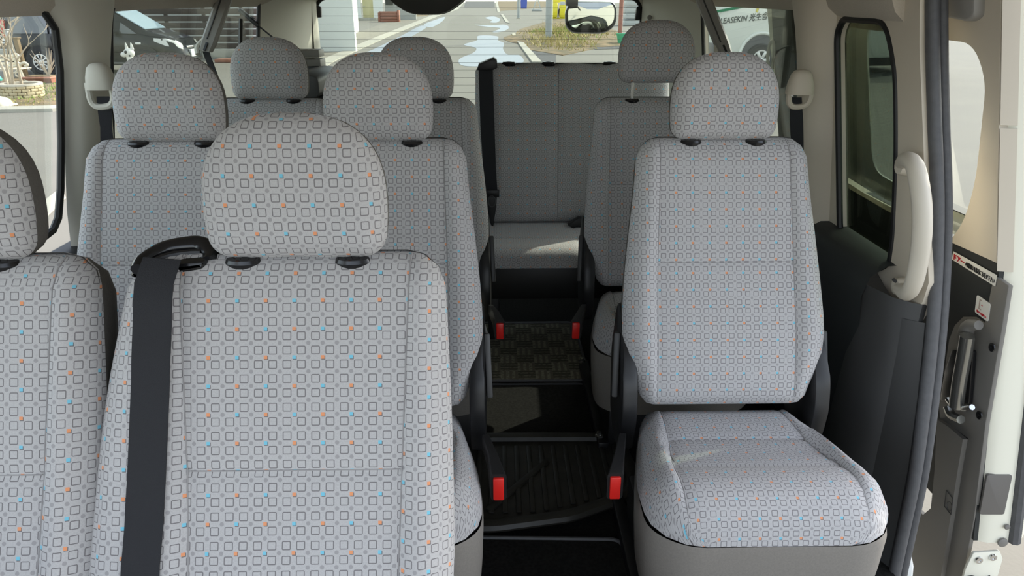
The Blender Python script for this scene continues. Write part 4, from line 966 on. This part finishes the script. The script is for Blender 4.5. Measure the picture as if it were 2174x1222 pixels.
MB().box((1.45, -.885, .27), (3.3, -.85, .33), .01).build('sill_strip', 'dgrey', mv)
for x, y in ((.95, -.76), (3.75, -.76), (.95, .76), (3.75, .76)):
    MB().lathe([(.42, -.02), (.42, .02), (0, .02)], axis='Y', n=24).build('wheel_arch', 'seal', mv).location = (x, y*1.135, .34)
    w_ = wheel(mv, (x, y*1.09, .33), .33, .2, 10)
    if y > 0: w_.rotation_euler = (0, 0, PI)

bu = standing('minibus', (0, 0, 0), 'white minibus with green and blue stripes and italic lettering seen through the right side window', 'bus', rz=R(12))
cb = G(1607, 162); bs = px(cb); bu.location = cb
# local x runs along the side away to the right, y into the body
LB = 6.2
secs = []
for x, k, zt in ((-1.22, .90, 2.2), (-1.14, .98, 2.4), (-1.0, 1, 2.5), (LB-1.2, 1, 2.5), (LB-1.1, .95, 2.4)):
    secs.append([(x, y*1+.92-(.92)*1 + (1-k)*(.9 if y < .9 else -.9), z) for y, z in ((.05, .42), (0, .55), (0, 1.75), (.08, zt-.1), (.2, zt), (1.7, zt), (1.82, zt-.1), (1.9, 1.75), (1.9, .55), (1.85, .42))])
MB().loft(secs, closed=True).build('body', 'bus', bu, 35)
MB().lathe([(.56, -.012), (.56, .012), (0, .012)], axis='Y', n=32).build('wheel_arch', 'rubber', bu).location = (0, -.002, .50)
ar = [(.60*math.cos(t), -.015, .50+.60*math.sin(t)) for t in [PI*i/20 for i in range(21)]]
MB().tube(ar, .045, 8).build('arch_flare', 'bus', bu)
MB().lathe([(.56, -.012), (.56, .012), (0, .012)], axis='Y', n=32).build('wheel_arch', 'rubber', bu).location = (5.0, -.002, .50)
wheel(bu, (0, .02, .42), .42, .24, 6, 'alloy', .63); wheel(bu, (5.0, .02, .42), .42, .24, 6, 'alloy', .63)
MB().box((-1.3, .1, .45), (-1.12, 1.8, .85), .04).build('bumper', 'door_grey', bu); MB().box((-1.25, .02, .95), (-1.05, .3, 1.3), .03).build('headlamp', 'lamp_clear', bu)
MB().box((-.9, .1, .2), (LB-1.2, 1.8, .43)).build('underbody', 'seal', bu)
def sq(x, y):                                   # point on the bus side from the photograph
    v = Vector(ray(x, y)); n = Vector((math.sin(-R(12)), math.cos(R(12)), 0)); o_ = Vector((0, 0, ZC)); t = (cb-o_).dot(n)/v.dot(n); p = o_+v*t-cb
    c_, s_ = math.cos(-R(12)), math.sin(-R(12)); return Vector((p.x*c_-p.y*s_, -.006, p.z))
def band(name, a, b, w, m): 
    a, b = sq(*a), sq(*b); d = (b-a).normalized(); n = Vector((-d.z, 0, d.x))*w*bs/2
    return plate(name, [a-n, b-n, b+n, a+n], m, bu, .004, (0, -.004, 0))
band('green_stripe', (1492, 30), (1600, 10), 5, 'stripe_g'); band('yellow_stripe', (1606, 26), (1610, 14), 5, 'stripe_y')
band('blue_stripe', (1516, 116), (1528, 88), 5, 'stripe_b'); band('blue_stripe', (1794, 108), (1808, 66), 6, 'stripe_b'); band('yellow_stripe', (1660, 102), (1715, 97), 5, 'stripe_y')
ta, tb_ = sq(1520, 52), sq(1624, 40)
mx = frame_mx(ta+Vector((0, -.008, 0)), tb_-ta, (0, 0, 1)); text('lettering', 'PLEASEKIN 光生舎', .20, mx, 'ink', bu, shear=.25, bold=.002, width=(tb_-ta).length+.09)

wc = standing('small_car', G(640, 94), 'small white car half hidden behind the left rear pillar', 'car', rz=0)
car_body(wc, [(-3.4, .25, .7, .8, .7, .6), (-3.2, .22, .8, 1.2, .74, .62), (-2.4, .22, .85, 1.5, .76, .6), (-1.2, .22, .85, 1.45, .76, .6), (-.7, .22, .85, .95, .76, .62), (-.1, .24, .72, .8, .72, .56), (.05, .28, .5, .6, .6, .5)], 'white')
plate('windscreen', [(-1.25, -.55, 1.42), (-1.25, .55, 1.42), (-.72, .6, .98), (-.72, -.6, .98)], 'cabin', wc, .02, (.02, 0, .02))
for x in (-2.8, -.6): wheel(wc, (x, -.70, .3), .3, .18, 7)
for s in (-1, 1): MB().box((-.22, s*.45-.16, .55), (.0, s*.45+.16, .70), .04).build('headlamp', 'lamp_clear', wc)

# ------------------------------------------------------------------ buildings and street things
def facing(x0, x1, yb, Y=None):
    p = G((x0+x1)/2, yb); s = px(p); return p, s
p, s = facing(655, 735, 81)
sh = standing('storage_shed', p, 'grey corrugated steel shed with a white side wall left of the street', 'shed')
a = at_y(560, 81, p.y); b = at_y(737, 81, p.y); n = 19; mb = MB(); secs = []
pts = []
for k in range(n*8+1):
    t = k/(n*8); q = math.sin(2*PI*t*n); pts.append((a.x+(b.x-a.x)*t-p.x, -.05*max(-.6, min(.6, q))/.6))
mb.loft([[(x, y, 0) for x, y in pts], [(x, y, 3.6) for x, y in pts]]); mb.build('corrugated_wall', 'corr', sh)
c_ = G(762, 67)-p; b_ = Vector((b.x-p.x, 0, 0))
dz = Vector((0, 0, 3.6)); nn = Vector((.15, .15, 0))
mb = MB(); mb.loft([[b_, b_-Vector((.12, -.1, 0)), c_-Vector((.12, 0, 0)), c_], [v+dz for v in (b_, b_-Vector((.12, -.1, 0)), c_-Vector((.12, 0, 0)), c_)]], closed=True); mb.build('side_wall', 'wall_w', sh)
MB().box((a.x-p.x, -.15, 3.6), (b.x-p.x+.2, 4, 3.75)).build('roof', 'crate', sh)
p, s = facing(760, 815, 43)
ho = standing('white_house', p, 'white house with a cream entrance door behind the shed', 'house')
W = lambda x: at_y(x, 43, p.y).x-p.x
MB().box((W(745), 0, -.1), (W(768), .3, 6)).build('wall', 'wall_w', ho); MB().box((W(794), 0, -.1), (W(814), .3, 6)).build('wall', 'wall_w', ho)
MB().box((W(768), .9, -.1), (W(794), 1.1, 6)).build('wall', 'wall_w', ho); MB().box((W(769), .75, 0), (W(792), .9, 2.9), .02).build('door', 'cream_door', ho)
MB().box((W(760), -.9, -.1), (W(803), .9, .22), .02).build('doorstep', 'kerb', ho)
MB().box((W(814), 1.5, -.1), (W(880), 1.8, 6)).build('side_wall', 'post', ho); MB().box((W(816), 1.4, 1.3), (W(832), 1.5, 4), .03).build('window', 'cabin', ho)
hn = [c for c in ho.children if c.name.startswith('door') and 'step' not in c.name][0]; MB().tube([(W(771), .74, 1.2), (W(771), .66, 1.2), (W(774), .66, 1.2)], .03, 6).build('door_knob', 'chrome', hn)

p, s = facing(804, 848, 47)
be = standing('wooden_planter', p, 'reddish wooden planter box before the white house', 'planter')
w, h = 44*s, 24*s
for k in range(4): MB().box((-w*.46, -.12, h*(.03+.22*k)), (w*.42, .0, h*(.03+.22*k+.2)), .02).build('board', 'bench_wood', be)
for x in (-w*.5, w*.42): MB().box((x, -.2, 0), (x+w*.09, .6, h*(.8 if x < 0 else .98)), .02).build('end_board', 'bench_wood', be)
MB().box((-w*.46, 0, 0), (w*.42, .6, h*.85)).build('soil_box', 'soil', be)
for x, hh in ((862, 42), (868, 36), (876, 40)):
    q = G(x, 36); st_ = tag(MB().tube([(0, 0, 0), (0, 0, hh*px(q))], .10, 8).lathe([(.15, 0), (.15, .2), (.1, .25)], n=10).build('fence_post', 'seal' if x == 862 else 'post'), {862: 'thin black post beside the reddish planter', 868: 'pale post right of the thin black post', 876: 'pale post nearest the stop lamp housing'}[x], 'post'); st_.location = q

def pole(name, x, yb, wpx, top, m, label, cat='pole'):
    q = G(x, yb); r = wpx*px(q)/2; o = standing(name, q, label, cat)
    MB().lathe([(r*1.05, 0), (r, .3), (r*.96, top)], n=16).build('shaft', m, o); MB().lathe([(r*1.5, -.05), (r*1.5, .06), (r*1.05, .1)], n=16).build('footing', 'kerb', o); return o
pole('utility_pole', 1165, 88, 15, 8, 'pole', 'thick grey utility pole standing before the yellow machine')
pole('utility_pole', 1101, 40, 6, 8, 'pole', 'thin pale pole beside the blue bin')
pole('garden_stake', 1316, 76, 9, 4, 'redpole', 'reddish stake standing in the green tub', 'stake')
q = G(1319, 94); s = px(q); gt = standing('green_tub', q, 'green plant tub beside the dark headrest at the right', 'tub')
MB().lathe([(7*s, 0), (11*s, 20*s), (12*s, 20*s), (12*s, 22*s), (10*s, 22*s), (9*s, 18*s), (0, 18*s)], n=20).build('pot', 'green_pl', gt)
q = G(1112, 20); s = px(q); bb_ = standing('blue_bin', q, 'blue bin behind the thin pale pole', 'bin')
MB().loft([[(-6*s, -.4, 0), (6*s, -.4, 0), (6*s, .4, 0), (-6*s, .4, 0)], [(-7*s, -.5, 22*s), (7*s, -.5, 22*s), (7*s, .5, 22*s), (-7*s, .5, 22*s)]], closed=True).build('tub', 'blue', bb_); MB().box((-7.4*s, -.55, 22*s), (7.4*s, .55, 24*s), .05).build('lid', 'blue', bb_)
q = G(1140, 24); s = px(q); fr_ = standing('swing_frame', q, 'pale A shaped frame in the yard left of the thick pole', 'frame')
MB().bar((-9*s, 0, 0), (-1*s, 0, 26*s), 2*s, 2*s).build('leg', 'crate', fr_); MB().bar((9*s, 0, 0), (1*s, 0, 26*s), 2*s, 2*s).build('leg', 'crate', fr_); MB().bar((-6*s, 0, 9*s), (6*s, 0, 9*s), 1.5*s, 1.5*s).build('crossbar', 'crate', fr_)
MB().box((-11*s, -.3, 0), (11*s, .5, 4*s), .1).build('base', 'pole', fr_)
q = G(1188, 40); s = px(q); ym = standing('snow_blower', q, 'bright yellow machine behind the thick grey pole', 'machine')
MB().box((-17*s, -.3, 3*s), (-5*s, .5, 32*s), .12).build('hopper', 'yellow', ym); MB().box((-1*s, -.3, 3*s), (13*s, .5, 28*s), .12).build('housing', 'yellow', ym)
MB().box((-16*s, -.2, 0), (12*s, .4, 3*s), .05).build('skid', 'yellow', ym); MB().bar((-4*s, -.2, 1*s), (-2*s, -.2, 20*s), 3*s, 2*s).build('strut', 'seal', ym)
MB().box((-17*s, .3, 32*s), (40*s, .6, 42*s), .1).build('cover', 'yellow', ym); MB().box((0, -.34, 27*s), (10*s, -.28, 34*s), .05).build('panel', 'crate', ym)
q = G(1345, 54); s = px(q)
for k in range(4):
    cr_ = standing('storage_crate', q+Vector((.1*(k % 2), 0, k*13*s)), ['lowest pale crate of the stack behind the rear window', 'second pale crate from the ground in the stack behind the rear window', 'third pale crate from the ground in the stack behind the rear window', 'topmost pale crate of the stack behind the rear window'][k], 'crate', 'pale crates stacked behind the rear window')
    MB().box((-22*s, -.5, .5*s), (26*s, 1.2, 10.5*s), .05).build('box', 'crate', cr_); MB().box((-23*s, -.55, 10.5*s), (27*s, 1.25, 12.6*s), .04).build('rim', 'pole', cr_)

# slatted fence and house wall behind the minivan
p = G(490, 122); Yf = p.y
fe = standing('slat_fence', p, 'dark brown horizontal slat fence on a concrete footing behind the black minivan', 'fence')
X0, X1 = at_y(-40, 100, Yf).x-p.x, at_y(600, 100, Yf).x-p.x; s = px(p)
MB().box((X0, -.1, 0), (X1, .15, 16*s), .02).build('footing', 'kerb', fe)
for k in range(13):
    z = (18+13.6*k)*s; MB().box((X0, -.03, z), (X1, .0, z+11*s), .01).build('slat', 'wood', fe)
nx = 9
for k in range(nx): MB().box((X0+(X1-X0)*k/(nx-1)-.05, 0, 0), (X0+(X1-X0)*k/(nx-1)+.05, .1, 200*s)).build('fence_post', 'wood', fe)
hw_ = standing('house_wall', (X0+p.x, Yf+3, gz(Yf)), 'pale house wall showing through the gaps of the slat fence', 'wall')
MB().box((-4, 0, 0), (X1-X0+2, .3, 6)).build('wall_panel', 'wall_w', hw_)
q = G(482, 132); s = px(q); ed = tag(MB().box((-22*s, -.2, 0), (28*s, .2, 7*s), .03).build('brick_edging', 'terracotta'), 'low reddish brick edging at the foot of the fence', 'edging'); ed.location = q

# ------------------------------------------------------------------ garden outside the left front window
q = G(50, 206); s = px(q); rp_ = standing('stone_planter', q, 'round yellow stone bed with a pale rim under the bare shrub', 'planter')
for row in range(4):
    n = 15
    for k in range(n):
        a = 2*PI*(k+.5*(row % 2))/n; r = 37*s
        t = bmesh.new(); bmesh.ops.create_cube(t, size=1)
        for v in t.verts: v.co = Vector((v.co.x*16*s*random.uniform(.9, 1), v.co.y*7*s, v.co.z*6.2*s))
        bmesh.ops.bevel(t, geom=t.edges[:], offset=1.4*s, segments=1, affect='EDGES')
        mb = MB(); mb.take(t, Matrix.Translation((r*math.cos(a), r*math.sin(a), (3.2+6.4*row)*s)) @ Matrix.Rotation(a+PI/2, 4, 'Z') @ Matrix.Rotation(random.gauss(0, .04), 4, 'Y')); mb.build('stone', 'stone', rp_, 30)
MB().lathe([(33*s, 25*s), (41*s, 25*s), (41*s, 29*s), (33*s, 29*s), (33*s, 25*s)], n=28).build('rim', 'pale_stone', rp_); MB().lathe([(34*s, 20*s), (34*s, 25*s), (0, 27*s)], n=20).build('soil', 'soil', rp_)
sb = standing('bare_shrub', q+Vector((-.3, 0, 24*s)), 'bare pale shrub with many upright stems outside the left front window', 'shrub')
def branch(p, d, L, r, lev, mb):
    pts = [p]; rr = [r]
    for i in range(5):
        d = (d+Vector((random.gauss(0, .16), random.gauss(0, .12), random.gauss(.05, .08)))).normalized(); p = p+d*L/5; pts.append(p); rr.append(r*(1-.16*(i+1)))
        if lev < 3 and i >= 1 and random.random() < .75: branch(p, (d+Vector((random.gauss(0, .55), random.gauss(0, .4), random.gauss(.1, .25)))).normalized(), L*random.uniform(.45, .65), r*.6, lev+1, mb)
    mb.tube(pts, rr, 6)
for k in range(7):
    mb = MB(); branch(Vector((random.uniform(-.28, .3), random.uniform(-.15, .15), 0)), Vector((random.gauss(-.05, .22), random.gauss(0, .1), 1)).normalized(), 1.35, .032, 0, mb); mb.build('stem', 'twig', sb)
q = G(50, 178); s = px(q); ib = standing('garden_bench', q, 'cream cast iron bench with scrolled arms behind the stone bed', 'bench')
for sx in (0, -62*s):
    for nm, pts, r in (('front_leg', [(12, 0), (6, 8), (2, 18), (0, 32), (3, 40)], 2.6), ('arm_rest', [(-22, 36), (-10, 36), (3, 40), (12, 43), (17, 40), (15, 36), (11, 37)], 2.8), ('back_scroll', [(-24, 48), (-12, 54), (-2, 60), (3, 57), (1, 52), (-4, 51), (-7, 46), (-4, 42), (0, 44)], 2.4), ('rear_leg', [(-20, 0), (-22, 18), (-24, 36), (-27, 60)], 2.4), ('under_scroll', [(-18, 22), (-9, 24), (-4, 20), (-7, 15), (-12, 18), (-8, 27), (0, 30)], 1.7)):
        o = MB().tube(smooth_path([Vector((sx+a*s, 0, b*s)) for a, b in pts], 4), r*s, 8).build(nm, 'cream_iron', ib)
for k in range(4): MB().box((-84*s, -.02+.11*k, 29*s), (4*s, .07+.11*k, 31*s), .01).build('seat_slat', 'cream_iron', ib)
for k in range(3): MB().box((-86*s, .44, (36+8*k)*s), (-20*s, .47, (41+8*k)*s), .01).build('back_slat', 'cream_iron', ib)
q = G(88, 176); s = px(q); tp_ = standing('clay_planter', q, 'long reddish clay planter before the minivan wheel', 'planter')
MB().loft([[(-20*s, -.15, 0), (30*s, -.15, 0), (30*s, .25, 0), (-20*s, .25, 0)], [(-26*s, -.25, 11*s), (34*s, -.25, 11*s), (34*s, .35, 11*s), (-26*s, .35, 11*s)]], closed=True).build('trough', 'terracotta', tp_)
MB().box((-27*s, -.28, 10*s), (35*s, .38, 14*s), .02).build('rim', 'terracotta', tp_); MB().box((-24*s, -.2, 12*s), (32*s, .3, 15*s)).build('soil', 'soil', tp_)
mb = MB()
for k in range(16): a = random.gauss(0, .35); mb.tube([(16*s, .05, 13*s), (16*s+a*.35, .05+random.gauss(0, .06), 13*s+.28), (16*s+a*.8, .05, 13*s+random.uniform(.4, .7))], [.012, .009, .004], 5)
mb.build('dry_stalks', 'twig', tp_)
q = G(12, 207); s = px(q); bt = standing('brown_trough', q, 'dark brown plastic trough at the left edge of the garden', 'planter')
MB().loft([[(-20*s, -.12, 0), (17*s, -.12, 0), (17*s, .2, 0), (-20*s, .2, 0)], [(-22*s, -.16, 21*s), (20*s, -.16, 21*s), (20*s, .24, 21*s), (-22*s, .24, 21*s)]], closed=True).build('tub', 'brown_pl', bt); MB().box((-22*s, -.17, 19*s), (21*s, .25, 22*s), .01).build('rim', 'brown_pl', bt)
q = G(-2, 190); s = px(q); tl = standing('teal_pot', q, 'teal lidded pot standing behind the brown trough', 'pot')
MB().lathe([(8*s, 0), (10*s, 16*s), (9*s, 18*s)], n=18).build('pot', 'brown_pl', tl); MB().lathe([(10*s, 18*s), (11*s, 22*s), (6*s, 30*s), (0, 32*s)], n=18).build('lid', 'teal', tl)
q = G(6, 228); s = px(q); rk = standing('pale_rock', q, 'pale rounded rock at the left edge beside the kerb', 'rock')
mb = MB(); t = bmesh.new(); bmesh.ops.create_icosphere(t, subdivisions=3, radius=1)
for v in t.verts: v.co = Vector((v.co.x*15*s, v.co.y*.25, max(-.05, v.co.z*22*s)))*(1+.12*math.sin(5*v.co.x+3*v.co.z)*math.cos(4*v.co.y))
mb.take(t); mb.build('boulder', 'pale_stone', rk); MB().box((-16*s, -.3, 0), (14*s, .3, 5*s), .03).build('slab', 'pale_stone', rk)
for x, yb, w, m, nm, lb, tp2 in ((41, 122, 6, 'post', 'garden_post', 'pale grey post leaning behind the bare shrub', 96), (52, 132, 9, 'post_brown', 'wooden_post', 'brown wooden post beside the tail lamp of the minivan', 80)):
    q = G(x, yb+18); q = at_y(x, yb+18, G(97, 166).y); q.z = gz(q.y); s = px(q); o = standing(nm, q, lb, 'post')
    MB().bar((0, 0, 0), (-10*s if m == 'post' else -2*s, 0, tp2*s), w*s, w*s, .01, up=(0, 1, 0)).build('post', m, o); MB().box((-w*s*.8-(10*s if m == 'post' else 2*s), -w*s*.7, tp2*s), (w*s*.8-(10*s if m == 'post' else 2*s), w*s*.7, tp2*s+2*s), .01).build('cap', m, o)

# dog figure before the minivan door
q = G(284, 168); s = px(q); dg_ = standing('dog_figure', q, 'white pottery dog with a black eye patch before the minivan door', 'ornament')
mb = MB()
def blob(mb, c, r, sub=2):
    t = bmesh.new(); bmesh.ops.create_icosphere(t, subdivisions=sub, radius=1)
    for v in t.verts: v.co = Vector((v.co.x*r[0], v.co.y*r[1], v.co.z*r[2]))+Vector(c)
    mb.take(t)
secs = []
for z, cx, rx, ry in ((0, 3, 9, 9), (6, 4, 12, 11), (16, 4, 12, 11), (28, 3, 10, 9), (38, 1, 7.5, 7), (46, 0, 7, 6.5)):
    secs.append([(s*(cx+rx*math.cos(t)), s*ry*math.sin(t), s*z) for t in [2*PI*i/16 for i in range(16)]])
mb.loft(secs, closed=True)
for x in (-4, 4): mb.tube([(s*(x-2), -8*s, 28*s), (s*(x-3), -10*s, 12*s), (s*(x-3), -11*s, 0)], [3.6*s, 3*s, 3.2*s], 8)
mb.build('body', 'dogw', dg_)
mb = MB(); blob(mb, (0, 0, 53*s), (11*s, 9*s, 10*s), 3); blob(mb, (-10*s, -3*s, 50*s), (7*s, 6*s, 5.5*s)); mb.build('head', 'dogw', dg_)
for x in (-3, 8): MB().loft([[(s*(x+4*math.cos(t)), s*2.4*math.sin(t), 60*s) for t in [2*PI*i/8 for i in range(8)]], [(s*(x-.5+2.8*math.cos(t)), s*1.6*math.sin(t), 68*s) for t in [2*PI*i/8 for i in range(8)]], [(s*(x-1+.6*math.cos(t)), s*.5*math.sin(t), 74*s) for t in [2*PI*i/8 for i in range(8)]]], closed=True).build('ear', 'dogw', dg_)
mb = MB(); blob(mb, (-3*s, -8*s, 55*s), (3.4*s, 1.6*s, 3.6*s)); mb.build('eye_patch', 'dogb', dg_)
mb = MB(); blob(mb, (-16.5*s, -4*s, 52*s), (1.8*s, 1.8*s, 1.6*s)); mb.build('nose', 'dogb', dg_)
mb = MB(); blob(mb, (4*s, -8*s, 48*s), (2*s, 1.2*s, 2*s)); mb.build('spot', 'dogb', dg_)

# mirror on the tailgate
c_ = at_y(1255, 34, 5.0); s = px(c_); rv = standing('rear_view_mirror', c_, 'rounded black and white mirror hung outside the rear window', 'mirror')
mp = roundpoly([(-54, -20), (-38, -33), (30, -34), (54, -18), (55, 14), (48, 28), (-40, 30), (-55, 14)], [14, 16, 20, 16, 12, 12, 14, 12], 5)
rx = Matrix.Rotation(R(-14), 4, 'X')
def mpf(k, y0, y1): return lambda p, sd: rx @ Vector((p[0]*s*k, y0+(y1-y0)*sd, p[1]*s*k))
MB().prism(mp, mpf(1, 0, .05), .008).build('housing', 'gloss', rv)
MB().prism([(a+1, b+6) for a, b in mp], mpf(1.0, .03, .09), .02).build('back_shell', 'white', rv)
mb = MB(); cen = rx @ Vector((0, -.022, 3*s)); rim_ = [rx @ Vector((a*s*.90, -.003, b*s*.86+2*s)) for a, b in mp]; half = [rx @ Vector((a*s*.5, -.017, b*s*.48+2.5*s)) for a, b in mp]
mb.loft([rim_, half, [cen+(h-cen)*.02 for h in half]], closed=True); mb.build('mirror_face', 'mirror', rv, 80)
MB().box((-54*s, -.02, 20*s), (-29*s, .06, 36*s), .006).build('clamp', 'black', rv)
MB().tube([rx @ Vector((-42*s, .04, 28*s)), Vector((-40*s, .0, 60*s)), Vector((-38*s, -.30, 80*s))], .012, 8).build('arm', 'gloss', rv)
